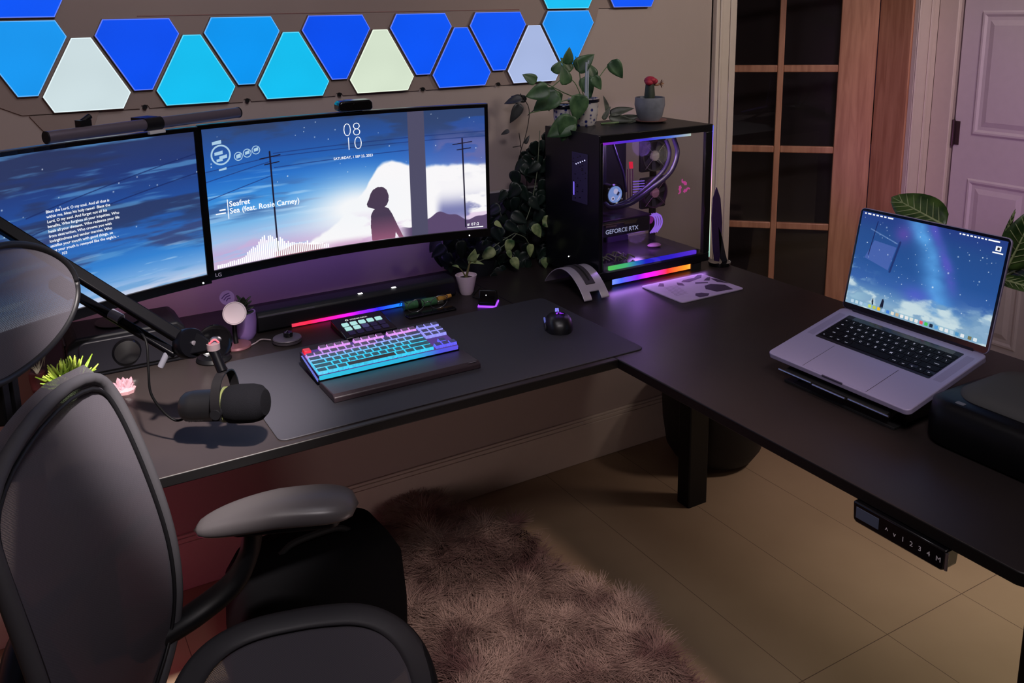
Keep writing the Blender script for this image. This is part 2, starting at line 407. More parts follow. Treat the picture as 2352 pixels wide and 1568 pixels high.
where = ['leftmost of the lower row', 'directly right of the leftmost azure one', 'between the white and the first cyan one', 'above the left half of the light bar', 'between the two cyan ones', 'above the clock side of the wide monitor', 'left of the cream one', 'right above the webcam', 'directly right of the cream one', 'squeezed between two cobalt ones', 'directly left of the lavender one', 'behind the tips of the potted vine', 'rightmost of the lower row, behind the vine']
def tile_mat(key):
    """backlit diffuser: LEDs along the rim make it a bit brighter at the edges"""
    nm = 'diffuser_'+key
    if nm in MATS: return MATS[nm]
    m = bpy.data.materials.new(nm); m.use_nodes = True; n = m.node_tree.nodes; l = m.node_tree.links; b = n['Principled BSDF']
    b.inputs['Base Color'].default_value = (.01, .01, .01, 1); b.inputs['Roughness'].default_value = .5; b.inputs['Specular IOR Level'].default_value = .1
    tc = n.new('ShaderNodeTexCoord'); ns = n.new('ShaderNodeTexNoise'); ns.inputs['Scale'].default_value = 9; ns.inputs['Detail'].default_value = 0
    l.new(tc.outputs['Object'], ns.inputs['Vector'])
    mr = n.new('ShaderNodeMapRange'); mr.inputs['To Min'].default_value = .88; mr.inputs['To Max'].default_value = 1.08; l.new(ns.outputs['Fac'], mr.inputs['Value'])
    b.inputs['Emission Color'].default_value = cols[key]; l.new(mr.outputs['Result'], b.inputs['Emission Strength'])
    MATS[nm] = m; return m
rim_mats = {k: emis('rim_'+k, tuple(min(1, c*1.15+.12) for c in v[:3])+(1,), 1.0) for k, v in cols.items()}
housing = mat('tile_housing', S(120, 105, 100), .5)
def inset(pts, d):
    c = Vector((sum(p[0] for p in pts)/len(pts), sum(p[1] for p in pts)/len(pts)))
    n_ = len(pts); out = []
    for i in range(n_):
        a, b_, c_ = [Vector(pts[(i+k) % n_]) for k in (-1, 0, 1)]
        e1 = (b_-a).normalized(); e2 = (c_-b_).normalized()
        def inw(e):
            v = Vector((-e.y, e.x)); return v if v.dot(c-b_) > 0 else -v
        n1, n2 = inw(e1), inw(e2); k = n1+n2; k = k/(k.dot(n1)); out.append(tuple(b_+k*d))
    return out
def light_tile(pts, key, label):
    cx = sum(p[0] for p in pts)/len(pts); cz = sum(p[1] for p in pts)/len(pts)
    L = [(x-cx, z-cz) for x, z in pts]
    t = thing('light_panel', label, 'wall light', (cx, PY-.006, cz), group='light panels on the back wall')
    ob('housing', prism(inset(L, .0015), -.011, 0, axis='y'), housing, t)
    ob('lit_edge', prism(inset(L, .0028), -.0125, -.011, axis='y'), rim_mats[key], t)
    ob('diffuser', prism(inset(L, .0052), -.0135, -.0126, axis='y'), tile_mat(key), t, bevel=.0004)
for i, ((k, d_), wh) in enumerate(zip(seq, where)):
    cx = tile_x0 - .0 + i*dx
    cx = .0786 + i*.1337
    light_tile(tile_pts(cx, i % 2 == 1), k, f'{d_} light panel on the wall, {wh}')
zt = 1.6535
up2 = lambda cx: tile_pts(cx, True, zt+.002, zt+.234)
light_tile(up2(.0786), 'cobalt', 'blue light panel on the wall above the leftmost azure one, cut by the top edge')
light_tile(up2(.0786+12*.1337), 'cyan', 'cyan light panel on the wall above the rightmost azure one, cut by the top edge')
light_tile([(x, z) for x, z in tile_pts(.0786+14*.1337, True, zt+.003, zt+.235)], 'cobalt', 'small visible blue light panel at the top right, apart from the row')
# grey mounting board behind the tiles: same band, with cable notches along its lower edge
board_m = mat('board_grey', S(150, 132, 124), .6, var=.03, vscale=6)
zlo = 1.4215
pts = [(-.14, zlo+.04), (-.10, zlo+.045), (.035, 1.466), (.085, zlo)]
x = .0786+.1337
edge = [(x0_, zlo) for x0_ in [.13]]
out = [(-.30, zt), (-.30, 1.60), (.060, zlo)]
for k in range(0, 6):
    cx = .0786+2*k*.1337
    if k > 0: out += [(cx-.012, zlo-.002), (cx-.008, zlo+.006), (cx+.008, zlo+.006), (cx+.012, zlo-.002)]
out += [(1.62, zlo-.002), (1.70, zlo+.05), (1.80, 1.61), (1.815, zt+.004), (1.95, zt+.004), (1.98, zt+.03), (1.98, zt+.30), (-.30, zt+.30), (-.30, zt)]
out2 = []
for p_ in out:
    if not out2 or p_ != out2[-1]: out2.append(p_)
if out2[0] == out2[-1]: out2.pop()
b1 = ob('mounting_board', prism(out2, 2.509, 2.5148, axis='y'), board_m)
tag(b1, 'grey notched mounting board fixed to the wall behind the light panels', 'board')
bm = prism([(.075, zlo-.003), (.135, zlo-.003), (.235, zlo-.002), (.215, zlo-.052), (.115, zlo-.056), (.10, zlo-.04)], 2.509, 2.5148, axis='y')
tag(ob('connector_plate', bm, board_m, bevel=.001), 'small grey trapezoid plate on the wall under the white light panel', 'plate')
# seams of an unlit upper tile
bm = tube([(.35, 2.508, zt+.004), (1.50, 2.508, zt+.004)], .0012, 6, smooth=False)
tag(ob('cable_clip_strip', bm, mat('pinkish', S(150, 110, 105), .6)), 'thin pinkish strip along the top of the lit row of panels', 'strip')
for k in range(5):
    x_ = .0786+(2*k+2)*.1337
    tag(ob('cable_notch_cap', cyl((x_, 2.508, zlo+.002), (x_, 2.503, zlo+.002), .006, n=12), black), 'small black cap in a board notch ' + ['left of the light bar clamp', 'over the left end of the wide monitor', 'left of the webcam', 'right of the webcam', 'left of the potted vine'][k], 'cap', 'caps along the mounting board')
# ================================================================== desk
DZ = .84
m = bpy.data.materials.new('desk_laminate'); m.use_nodes = True; n = m.node_tree.nodes; l = m.node_tree.links; b = n['Principled BSDF']
tc = n.new('ShaderNodeTexCoord'); ns = n.new('ShaderNodeTexNoise'); ns.inputs['Scale'].default_value = 5; ns.inputs['Detail'].default_value = 6
l.new(tc.outputs['Object'], ns.inputs['Vector']); cr = n.new('ShaderNodeValToRGB'); cr.color_ramp.elements[0].color = S(36, 31, 31); cr.color_ramp.elements[1].color = S(48, 41, 40)
l.new(ns.outputs['Fac'], cr.inputs[0]); l.new(cr.outputs[0], b.inputs['Base Color'])
mr = n.new('ShaderNodeMapRange'); mr.inputs['To Min'].default_value = .34; mr.inputs['To Max'].default_value = .50; l.new(ns.outputs['Fac'], mr.inputs['Value']); l.new(mr.outputs[0], b.inputs['Roughness']); b.inputs['Specular IOR Level'].default_value = .28
nb = n.new('ShaderNodeTexNoise'); nb.inputs['Scale'].default_value = 900; l.new(tc.outputs['Object'], nb.inputs['Vector'])
bp = n.new('ShaderNodeBump'); bp.inputs['Strength'].default_value = .06; bp.inputs['Distance'].default_value = .001; l.new(nb.outputs['Fac'], bp.inputs['Height']); l.new(bp.outputs[0], b.inputs['Normal'])
desk_m = m
desk = thing('corner_desk', 'dark brown L-shaped standing desk carrying the monitors and laptop', 'desk')
ob('desktop', prism([(0, 1.587), (1.209, 1.587), (1.209, 2.49), (0, 2.49)], DZ-.022, DZ, mtop=1), [mat('desk_edge', S(12, 11, 12), .45, spec=.3), desk_m], desk, bevel=.0025)
pts = [(1.2095, 2.49), (1.2095, .655)]
cxr, cyr, rr = 1.2095+.022, .632, .022
pts = [(1.2095, 2.49)]+[(cxr-rr*math.cos(t), cyr-rr*math.sin(t)) for t in np.linspace(0, PI/2, 8)]+[(1.973+rr*math.sin(t), .632-rr*math.cos(t)) for t in np.linspace(0, PI/2, 8)]+[(1.995, 2.49)]
ob('return_top', prism(pts, DZ-.024, DZ, mtop=1), [mat('desk_edge'), desk_m], desk, bevel=.0025)
for (x0, x1, y0_, y1_) in ((1.862, 1.945, 2.05, 2.11), (.05, .13, 2.30, 2.36), (1.82, 1.90, .86, .92)):
    bm = prism(rrect(x0, x1, y0_, y1_, .006), 0.0, DZ-.06); ob('leg', bm, black, desk)
bm = box(.08, 1.86, 2.31, 2.35, DZ-.06, DZ-.024); ob('frame_rail', bm, black, desk, bevel=.002)
bm = box(1.84, 1.92, .88, 2.11, DZ-.06, DZ-.024); ob('frame_rail', bm, black, desk, bevel=.002)
bm = box(1.30, 1.86, 2.05, 2.11, DZ-.085, DZ-.024); ob('frame_rail', bm, black, desk, bevel=.002)
kp = thing('desk_controller', 'black height control keypad screwed under the front edge of the desk', 'keypad', (1.205, .82, DZ-.024))
ob('body', prism([(-.088, 0), (.088, 0), (.086, -.034), (.080, -.038), (-.080, -.038), (-.086, -.034)], -.004, .03, axis='x'), gloss_black, kp, bevel=.003)
ob('display', box(-.0048, -.004, .035, .08, -.028, -.008), mat('lcd', S(70, 80, 100), .2), kp)
for i, s in enumerate('\u2227\u22281234M'[:7]):
    s = {'\u2227': '^', '\u2228': 'v'}.get(s, s)
    yy = .022-i*.0155
    ob('button_mark', text_bm(s, .012, lambda x, z, yy=yy: Vector((-.0047, yy-x, -.024+z))), mat('keypad_print', S(200, 200, 205), .5), kp)
bm = tube([(-.002, -.088, -.004), (-.002, -.088, -.034)], .0025, 8, smooth=False); ob('metal_end', bm, silver, kp)
# black bin under the desk corner
t = thing('waste_bin', 'round black bin on the floor behind the desk leg', 'bin', (2.19, 2.285, 0))
ob('body', lathe([(0, .004), (.10, .004), (.15, .02), (.175, .06), (.19, .16), (.198, .30), (.192, .30), (.182, .16), (.165, .06), (0, .03)], 40), mat('bin_black', S(12, 12, 14), .6, var=.1), t, smooth=True)
ob('rim', lathe([(.196, .295), (.202, .298), (.202, .308), (.190, .308), (.190, .296)], 40), black, t, smooth=True)
# dark panel with pale upper edge against the wall behind the monitor
t = thing('back_panel', 'dark grey board with pale top edge standing against the wall behind the vines', 'board', (1.45, 2.50, DZ))
ob('board', box(-.25, .25, -.008, .008, 0, .232), mat('slate_board', S(60, 58, 66), .6, var=.05), t)
ob('edge_strip', box(-.25, .25, -.009, .009, .232, .236), mat('pale_edge', S(190, 185, 185), .4), t)
# ================================================================== pictures on the screens (painted procedurally with numpy)
def lin(c): 
    c = np.asarray(c, float)/255; return np.where(c <= .04045, c/12.92, ((c+.055)/1.055)**2.4)
def vnoise(u, v, sx, sy, seed):
    r = np.random.RandomState(seed); G = r.rand(64, 64)
    x = u*sx; y = v*sy; xi = np.floor(x).astype(int); yi = np.floor(y).astype(int); fx_ = x-xi; fy_ = y-yi
    fx_ = fx_*fx_*(3-2*fx_); fy_ = fy_*fy_*(3-2*fy_)
    g = lambda a, b_: G[b_ % 64, a % 64]
    return (g(xi, yi)*(1-fx_)+g(xi+1, yi)*fx_)*(1-fy_)+(g(xi, yi+1)*(1-fx_)+g(xi+1, yi+1)*fx_)*fy_
def fbm(u, v, sx, sy, seed, o=5):
    s = 0; a = .5; t = 0
    for i in range(o):
        s = s+a*vnoise(u+.13*i, v+.29*i, sx*2**i, sy*2**i, seed+i); t += a; a *= .5
    return s/t
def sm(a, b_, x):
    t = np.clip((x-a)/(b_-a), 0, 1); return t*t*(3-2*t)
def ramp(v, stops):
    out = np.zeros(v.shape+(3,)); ps = [s[0] for s in stops]
    for k in range(3): out[..., k] = np.interp(v, ps, [s[1][k] for s in stops])
    return out
def over(img, col, a):
    return img*(1-a[..., None])+np.asarray(col, float)*a[..., None]
def seg(U, V, x0, y0, x1, y1, w, asp):
    """soft line mask, coordinates in 0..1 with aspect"""
    px_, py_ = (U-x0)*asp, V-y0; dx_, dy_ = (x1-x0)*asp, y1-y0; L2 = dx_*dx_+dy_*dy_
    t = np.clip((px_*dx_+py_*dy_)/L2, 0, 1); d = np.hypot(px_-t*dx_, py_-t*dy_); return 1-sm(w*.6, w*1.3, d)
def polymask(U, V, pts):
    ins = np.zeros(U.shape, bool); n_ = len(pts)
    for i in range(n_):
        x0, y0_ = pts[i]; x1, y1_ = pts[(i+1) % n_]
        c = ((y0_ > V) != (y1_ > V)) & (U < (x1-x0)*(V-y0_)/((y1_-y0_) if abs(y1_-y0_) > 1e-9 else 1e-9)+x0); ins ^= c
    return ins.astype(float)
def stars(img, U, V, asp, n_, seed, r0, r1, col=(235, 245, 255), box_=(0, 1, 0, 1)):
    r = np.random.RandomState(seed)
    H_, W_ = U.shape
    for i in range(n_):
        x, y = r.uniform(box_[0], box_[1]), r.uniform(box_[2], box_[3]); s = r.uniform(r0, r1)
        i0, i1 = int(max(0, (y-3*s)*H_)), int(min(H_, (y+3*s)*H_+2)); j0, j1 = int(max(0, (x-3*s/asp)*W_)), int(min(W_, (x+3*s/asp)*W_+2))
        if i1 <= i0 or j1 <= j0: continue
        d = np.hypot((U[i0:i1, j0:j1]-x)*asp, V[i0:i1, j0:j1]-y); a = np.clip(1.3-d/s, 0, 1)*r.uniform(.5, 1)
        img[i0:i1, j0:j1] = over(img[i0:i1, j0:j1], col, a)
    return img
def canvas(W_, H_):
    U, V = np.meshgrid(np.linspace(0, 1, W_), np.linspace(0, 1, H_)); return U, V
def pic_wide():
    U, V = canvas(860, 380); asp = 2.22
    left = ramp(V, [(0, (46, 74, 128)), (.15, (40, 84, 160)), (.35, (36, 108, 200)), (.55, (62, 148, 226)), (.7, (120, 184, 236)), (.82, (178, 196, 234)), (.9, (196, 176, 220)), (1, (214, 190, 222))])
    right = ramp(V, [(0, (38, 78, 150)), (.2, (56, 84, 160)), (.42, (86, 112, 190)), (.55, (190, 222, 250)), (.68, (255, 255, 255)), (1, (236, 214, 240))])
    img = left*(1-sm(.55, .95, U)[..., None])+right*sm(.55, .95, U)[..., None]
    # dark clouds on top
    c = fbm(U, V, 5, 9, 3); d = sm(.46, .62, c)*sm(.40, .05, V)*.75; img = over(img, (52, 66, 100), d)
    c = fbm(U, V, 4, 14, 21); d = sm(.52, .66, c)*sm(.38, .5, V)*sm(.72, .6, V)*sm(.5, .2, U)*.7; img = over(img, (58, 84, 142), d)
    # pale streaks
    c = fbm(U*1.0+V*.35, V, 4, 26, 9); d = sm(.55, .72, c)*sm(.25, .5, V)*.75*sm(.75, .45, U); img = over(img, (150, 200, 244), d)
    # bright white cloud bank rising to the right
    top = .93-.50*sm(.28, .72, U)+.05*(fbm(U, V, 9, 4, 31)-.5)*2-.12*np.exp(-((U-.61)/.07)**2)*1.0
    bank = sm(0, .03, V-top); img = over(img, (255, 253, 255), bank*sm(.12, .35, U))
    glow = np.exp(-(((U-.52)/.20)**2+((V-.72)/.22)**2)); img = over(img, (250, 252, 255), np.clip(glow*1.1, 0, 1))
    c = fbm(U, V, 7, 9, 41); d = sm(.50, .62, c)*sm(.72, .9, V)*.55; img = over(img, (214, 178, 220), d)
    d = sm(.93, 1.0, V)*sm(.28, .45, U)*sm(.62, .5, U)*.7; img = over(img, (196, 140, 190), d)
    # mauve clouds in the right part
    c = fbm(U, V, 8, 9, 55); d = sm(.48, .60, c)*sm(.80, .84, U)*(np.exp(-((V-.33)/.13)**2)+np.exp(-((V-.83)/.10)**2)); img = over(img, (104, 108, 168), np.clip(d, 0, 1)*.85)
    # distant hills
    hill = .93-.10*np.exp(-((U-.83)/.08)**2)-.07*np.exp(-((U-1.02)/.06)**2)+.01*np.sin(U*90)
    img = over(img, (92, 74, 110), sm(0, .006, V-hill)*sm(.66, .72, U))
    img = over(img, (170, 110, 130), sm(0, .006, V-(.955-.03*np.exp(-((U-.29)/.04)**2)))*sm(.20, .22, U)*sm(.4, .36, U))
    img = stars(img, U, V, asp, 30, 5, .003, .006, box_=(.02, 1, .02, .5))
    # wires
    for a in ((0, .30, .22, .25), (0, .37, .22, .28), (0, .50, .22, .385), (.23, .225, 1, .19), (.23, .25, 1, .23), (.23, .33, .75, .30)):
        img = over(img, (30, 52, 116), seg(U, V, *a, .0035, asp)*.7)
    # utility poles
    for x, t_, b_, w_ in ((.218, .21, .95, .0065), (.916, .24, .97, .006)):
        img = over(img, (26, 22, 44), seg(U, V, x, t_, x+.004, b_, w_, asp))
        img = over(img, (26, 22, 44), seg(U, V, x-.035, t_+.045, x+.035, t_+.03, .004, asp)); img = over(img, (26, 22, 44), seg(U, V, x-.02, t_+.09, x+.03, t_+.08, .004, asp))
    # dark grey window post
    img = over(img, (80, 78, 104), sm(.7155, .7175, U)*sm(.7785, .7765, U))
    # person seen from behind, plain dark silhouette
    body = [(.566, 1.0), (.563, .88), (.566, .79), (.575, .755), (.590, .735), (.615, .735), (.632, .75), (.645, .80), (.660, .88), (.676, .96), (.684, 1.0), (.667, 1.0), (.655, .95), (.652, 1.0)]
    head = [(.556, .725), (.552, .70), (.560, .665), (.568, .62), (.578, .590), (.596, .572), (.615, .576), (.628, .60), (.635, .645), (.634, .69), (.626, .725), (.612, .745), (.585, .752), (.570, .735)]
    skin = ramp(V, [(.55, (76, 60, 82)), (.8, (74, 60, 84)), (1, (150, 90, 120))])
    for P_ in (body, head):
        a = polymask(U, V, P_); img = img*(1-a[..., None])+skin*a[..., None]
    return lin(np.clip(img, 0, 255))
def pic_left():
    U, V = canvas(760, 340); asp = 2.22
    img = ramp(V, [(0, (44, 58, 104)), (.2, (36, 58, 120)), (.42, (36, 80, 158)), (.62, (44, 104, 186)), (.78, (54, 132, 212)), (.90, (120, 172, 228)), (1, (206, 214, 236))])
    c = fbm(U+V*.2, V, 3.5, 11, 61); img = over(img, (44, 54, 92), sm(.45, .62, c)*.8*sm(.75, .5, V))
    c = fbm(U, V, 4, 12, 71); img = over(img, (58, 66, 112), sm(.52, .66, c)*.8*sm(.45, .55, V)*sm(.85, .7, V))
    c = fbm(U+V*.5, V, 5, 24, 81); img = over(img, (92, 156, 214), sm(.56, .74, c)*.65)
    c = fbm(U+V*.5, V, 7, 30, 91); img = over(img, (170, 206, 240), sm(.64, .76, c)*.6*sm(.6, .8, V))
    for a in ((0, .70, 1, .28), (.5, .38, 1, .15)): img = over(img, (24, 40, 96), seg(U, V, *a, .004, asp)*.7)
    img = stars(img, U, V, asp, 26, 15, .003, .006, box_=(.3, 1, .05, .65))
    return lin(np.clip(img, 0, 255))
def pic_laptop():
    U, V = canvas(560, 360); asp = 1.55
    img = ramp(V, [(0, (34, 58, 130)), (.2, (34, 74, 138)), (.5, (34, 80, 148)), (.7, (52, 96, 168)), (.82, (96, 142, 190)), (1, (176, 206, 222))])
    cx_ = .42+.28*sm(.05, .75, V)+.05*np.sin(V*7)
    band = np.exp(-((U-cx_)/.085)**2); t_ = fbm(U, V, 7, 7, 11)
    img = over(img, (86, 158, 226), np.clip(band*(.4+.9*t_), 0, 1)*sm(1, .7, V))
    band2 = np.exp(-((U-cx_-.10)/.04)**2); img = over(img, (92, 84, 196), np.clip(band2*(.2+1.2*fbm(U, V, 9, 9, 12)), 0, 1)*.75*sm(.7, .5, V))
    img = over(img, (150, 70, 190), np.exp(-(((U-.33)/.06)**2+((V-.15)/.09)**2))*.4)
    img = over(img, (84, 92, 206), np.exp(-(((U-.50)/.09)**2+((V-.72)/.08)**2))*.7)
    c = fbm(U, V, 6, 8, 22); top = .80-.20*np.abs(U-.35)**1.2-.10*(c-.5)*4
    img = over(img, (126, 164, 196), sm(0, .10, V-top)*.75); c = fbm(U, V, 9, 12, 23)
    img = over(img, (214, 232, 234), sm(.47, .62, c)*sm(-.02, .12, V-top)*.85)
    c = fbm(U, V, 8, 10, 25); img = over(img, (150, 190, 212), sm(.52, .66, c)*sm(.45, .7, V)*sm(.25, .0, U)*.9)
    c = fbm(U, V, 8, 10, 29); img = over(img, (140, 176, 206), sm(.52, .62, c)*sm(.6, .8, V)*sm(.72, .95, U)*.8)
    # pale room reflection-like window of the picture, upper left
    img = over(img, (96, 110, 190), polymask(U, V, [(.13, .28), (.30, .30), (.27, .55), (.08, .48)])*.55)
    img = over(img, (18, 28, 84), seg(U, V, .13, .08, .105, .44, .005, asp)); img = over(img, (20, 32, 90), seg(U, V, .32, .24, .285, .56, .012, asp)*.7)
    img = over(img, (150, 176, 222), seg(U, V, .09, .17, .30, .26, .006, asp)*.5)
    img = stars(img, U, V, asp, 90, 31, .002, .006, box_=(0, 1, .04, .85)); img = stars(img, U, V, asp, 8, 33, .007, .010, box_=(0, 1, .06, .8))
    # two tiny figures
    img = over(img, (10, 16, 40), polymask(U, V, [(.262, .955), (.268, .90), (.272, .86), (.280, .85), (.288, .87), (.290, .955)]))
    img = over(img, (20, 34, 50), polymask(U, V, [(.205, .945), (.198, .91), (.205, .87), (.212, .905), (.214, .945)]))
    img = over(img, (120, 170, 196), (sm(.936, .942, V)*sm(.992, .986, V)*sm(.03, .034, U)*sm(.975, .97, U))*.5)
    return lin(np.clip(img, 0, 255))

# ================================================================== curved monitors
RM = 1.5
def cury(x): return -(x*x)/(2*RM)
def curved_block(bm, x0, x1, z0, z1, y0, y1, n_=24):
    rows = []
    for i in range(n_+1):
        x = x0+(x1-x0)*i/n_; c = cury(x)
        rows.append([bm.verts.new((x, c+y, z)) for y, z in ((y0, z0), (y1, z0), (y1, z1), (y0, z1))])
    for a, b_ in zip(rows[:-1], rows[1:]):
        for k in range(4): bm.faces.new((a[k], a[(k+1) % 4], b_[(k+1) % 4], b_[k]))
    bm.faces.new(rows[0][::-1]); bm.faces.new(rows[-1]); return bm
def monitor(label, loc, rz, pic, zt_, zb_, half, nx, ny):
    """front of the bezel at local y = cury(x)"""
    t = thing('curved_monitor', label, 'monitor', loc, (0, 0, rz))
    bz = .009
    bm = curved_block(bmesh.new(), -half, half, zb_, zt_, 0, .018); ob('housing', bm, black, t, bevel=.0015, seg=1)
    bm = bmesh.new()
    curved_block(bm, -half, half, zt_-bz, zt_, -.003, 0); curved_block(bm, -half, half, zb_, zb_+.024, -.003, 0)
    curved_block(bm, -half, -half+bz, zb_+.024, zt_-bz, -.003, 0, 1); curved_block(bm, half-bz, half, zb_+.024, zt_-bz, -.003, 0, 1)
    ob('bezel', bm, gloss_black, t)
    bm = curved_block(bmesh.new(), -half, half, zt_, zt_+.0022, -.003, .012); ob('top_edge', bm, mat('edge_alu', S(120, 120, 125), .35, .7), t)
    bm = curved_block(bmesh.new(), -half+bz, half-bz, zb_+.0225, zb_+.0242, -.0042, -.003); ob('lower_lip', bm, mat('edge_alu', S(120, 120, 125), .35, .7), t)
    bm = curved_block(bmesh.new(), -half*.6, half*.6, zb_+.06, zt_-.06, .018, .05); ob('rear_cover', bm, black, t, bevel=.01)
    x0, x1, z0, z1 = -half+bz, half-bz, zb_+.024, zt_-bz
    def fn(u, v):
        x = x0+(x1-x0)*u; return np.stack([x, -(x*x)/(2*RM)-.0008, z1+(z0-z1)*v], -1)
    me = grid_mesh('screen', nx, ny, fn, pic); ob('screen', me, vcol_emis('screen_glass_'+str(nx), .95), t)
    # arm that carries it, behind
    bm = box(-.05, .05, .05, .075, (zt_+zb_)/2-.05, (zt_+zb_)/2+.05); ob('wall_mount', bm, dark_metal, t)
    return t, (x0, x1, z0, z1)
MZ1, MZ0 = 1.400, 1.020
mr_, R4 = monitor('wide curved monitor with clock and person silhouette picture, under the webcam', (.803, 2.232, 0), 0, pic_wide(), MZ1, MZ0, .392, 860, 380)
phi = math.radians(29)
ml, L4 = monitor('curved monitor at the far left showing a block of white verse on blue clouds', (.030, 2.010, 0), phi, pic_left(), MZ1, MZ0, .400, 760, 340)
def onscreen(R_, dy=-.0022):
    x0, x1, z0, z1 = R_
    def f(u, v): 
        x = x0+(x1-x0)*u; return Vector((x, cury(x)+dy, z1+(z0-z1)*v))
    return f
SW = R4[1]-R4[0]; SH = R4[3]-R4[2]
def scr_text(R_, parent, s, u, v, size, name='on_screen_text', align='LEFT', bm=None, col=None, skip=False, spacing=1.):
    f = onscreen(R_); W_ = R_[1]-R_[0]; H_ = R_[3]-R_[2]
    bm = text_bm(s, size, lambda x, y: f(u+x/W_, v-y/H_), bm, align, spacing=spacing)
    if skip: return bm
    return ob(name, bm, col or screen_text, parent)
# clock, date, now-playing text, weather rings, taskbar marks, sound bars
scr_text(R4, mr_, '08', .512, .155, .052, 'clock_digits', 'CENTER'); scr_text(R4, mr_, '10', .515, .262, .052, 'clock_digits', 'CENTER')
scr_text(R4, mr_, 'SATURDAY, 1 SEP 23, 2023', .512, .325, .0095, 'date_text', 'CENTER')
bm = scr_text(R4, mr_, 'Seafret', .068, .565, .019, skip=True); scr_text(R4, mr_, 'Sea (feat. Rosie Carney)', .068, .615, .019, bm=bm, skip=True)
fR = onscreen(R4); poly_flat([(.062, .51), (.0645, .51), (.0645, .65), (.062, .65)], fR, bm)
poly_flat([(.035, .575), (.055, .575), (.055, .585), (.035, .585)], fR, bm); poly_flat([(.022, .6), (.055, .6), (.055, .608), (.022, .608)], fR, bm)
ob('now_playing_text', bm, screen_text, mr_)
pale = emis('widget_blue', S(170, 205, 230), 1)
def ring(cx_, cy_, r_, w_, fr, bm, H_, W_, n_=32):
    for i in range(n_):
        a, b_ = 2*PI*i/n_, 2*PI*(i+1)/n_
        poly_flat([(cx_+r_*math.cos(a)/W_, cy_+r_*math.sin(a)/H_), (cx_+r_*math.cos(b_)/W_, cy_+r_*math.sin(b_)/H_), (cx_+(r_-w_)*math.cos(b_)/W_, cy_+(r_-w_)*math.sin(b_)/H_), (cx_+(r_-w_)*math.cos(a)/W_, cy_+(r_-w_)*math.sin(a)/H_)], fr, bm)
bm = bmesh.new(); ring(.055, .19, .025, .004, fR, bm, SH, SW); ring(.112, .215, .011, .002, fR, bm, SH, SW, 20); ring(.142, .20, .011, .002, fR, bm, SH, SW, 20); ring(.172, .185, .011, .002, fR, bm, SH, SW, 20)
for a, b_, c_, d_ in ((.035, .062, .17, .185), (.05, .075, .20, .215), (.04, .06, .22, .232), (.105, .12, .205, .225), (.135, .15, .19, .205), (.165, .18, .175, .19), (.03, .06, .095, .11), (.045, .07, .29, .296)):
    poly_flat([(a, c_), (b_, c_-.01), (b_, d_), (a, d_+.006)], fR, bm)
ob('weather_widget', bm, pale, mr_)
bm = bmesh.new(); rnd = random.Random(4)
for i in range(58):
    u = .012+i*.0068; h = (.03+.15*math.exp(-((i-26)/10)**2)+.05*math.exp(-((i-45)/8)**2))*rnd.uniform(.75, 1.05)
    poly_flat([(u, .995), (u+.0046, .995), (u+.0046, .995-h), (u, .995-h)], fR, bm)
ob('sound_bars', bm, screen_text, mr_)
bm = scr_text(R4, mr_, '# 07:2', .925, .965, .011, skip=True, spacing=1.2); poly_flat([(.925, .978), (.985, .978), (.985, .985), (.925, .985)], fR, bm); ob('on_screen_text', bm, screen_text, mr_)
# psalm text on the left monitor
lines = ['Bless the Lord, O my soul. And all that is', 'within me, bless his holy name!  Bless the', 'Lord, O my soul. And forget not all his', 'benefits, Who forgives all your iniquities. Who', 'heals all your diseases, Who redeems your life', 'from destruction, Who crowns you with', 'lovingkindness and tender mercies, Who', 'satisfies your mouth with good things, so', "that your youth is renewed like the eagle's. -", 'Psalm 103']
bm = bmesh.new()
for i, s in enumerate(lines): bm = scr_text(L4, ml, s, .553, .372+i*.0300, .0084, bm=bm, skip=True)
ob('verse_text', bm, screen_text, ml)
# maker's mark and power lights on the lower bezels
def bez(parent, x, z, fnb, name, m_):
    pass
bm = text_bm('LG', .013, lambda x, y: Vector((-.382+x, cury(-.382)-.0036, MZ0+.007+y))); ob('logo', bm, mat('print_grey', S(190, 185, 205), .5, emit=S(90, 85, 100), es=.6), mr_)
ob('power_light', lathe([(0, -.001), (.0022, 0), (.0015, .002), (0, .0025)], 10, M=Matrix.Translation((.378, cury(.378)-.0038, MZ0+.006)) @ Matrix.Rotation(PI/2, 4, 'X')), led_white, ml)
ob('power_light', lathe([(0, -.001), (.0018, 0), (.0015, .002), (0, .0025)], 10, M=Matrix.Translation((.33, cury(.33)-.0038, MZ0+.008)) @ Matrix.Rotation(PI/2, 4, 'X')), led_white, mr_)
# ---------------- light bar on the left monitor
a_ = Vector((.085, 1.975, 1.423)); b_ = Vector((.512, 2.195, 1.425)); mid = (a_+b_)/2; dirv = (b_-a_).normalized(); half = (b_-a_).length/2
t = thing('monitor_light_bar', 'long grey tubular light bar clamped on top of the left monitor', 'light bar', tuple(mid), (0, 0, math.atan2(dirv.y, dirv.x)))
bm = cyl((-half, 0, 0), (half, 0, 0), .0125, n=28); ob('tube', bm, mat('bar_grey', S(112, 104, 116), .38, .6), t, smooth=True)
bm = cyl((-half-.003, 0, 0), (-half, 0, 0), .013, n=28); cyl((half, 0, 0), (half+.003, 0, 0), .013, n=28, bm=bm); ob('end_cap', bm, black, t, smooth=True)
bm = prism([(x, y) for x, y in circle(0, 0, .0145, 24)], -.02, .022, axis='x'); box(-.02, .022, .008, .045, -.012, .014, bm); ob('clamp', bm, black, t, smooth=True)
bm = box(-.018, .022, -.016, -.006, -.021, -.014); ob('clamp_foot', bm, mat('pale_grey', S(190, 190, 190), .4), t, bevel=.001)
bm = box(-.16, -.135, .01, .03, .003, .024); cyl((-.15, .02, .02), (-.13, .022, .03), .006, bm=bm); ob('cable_plug', bm, black, t)
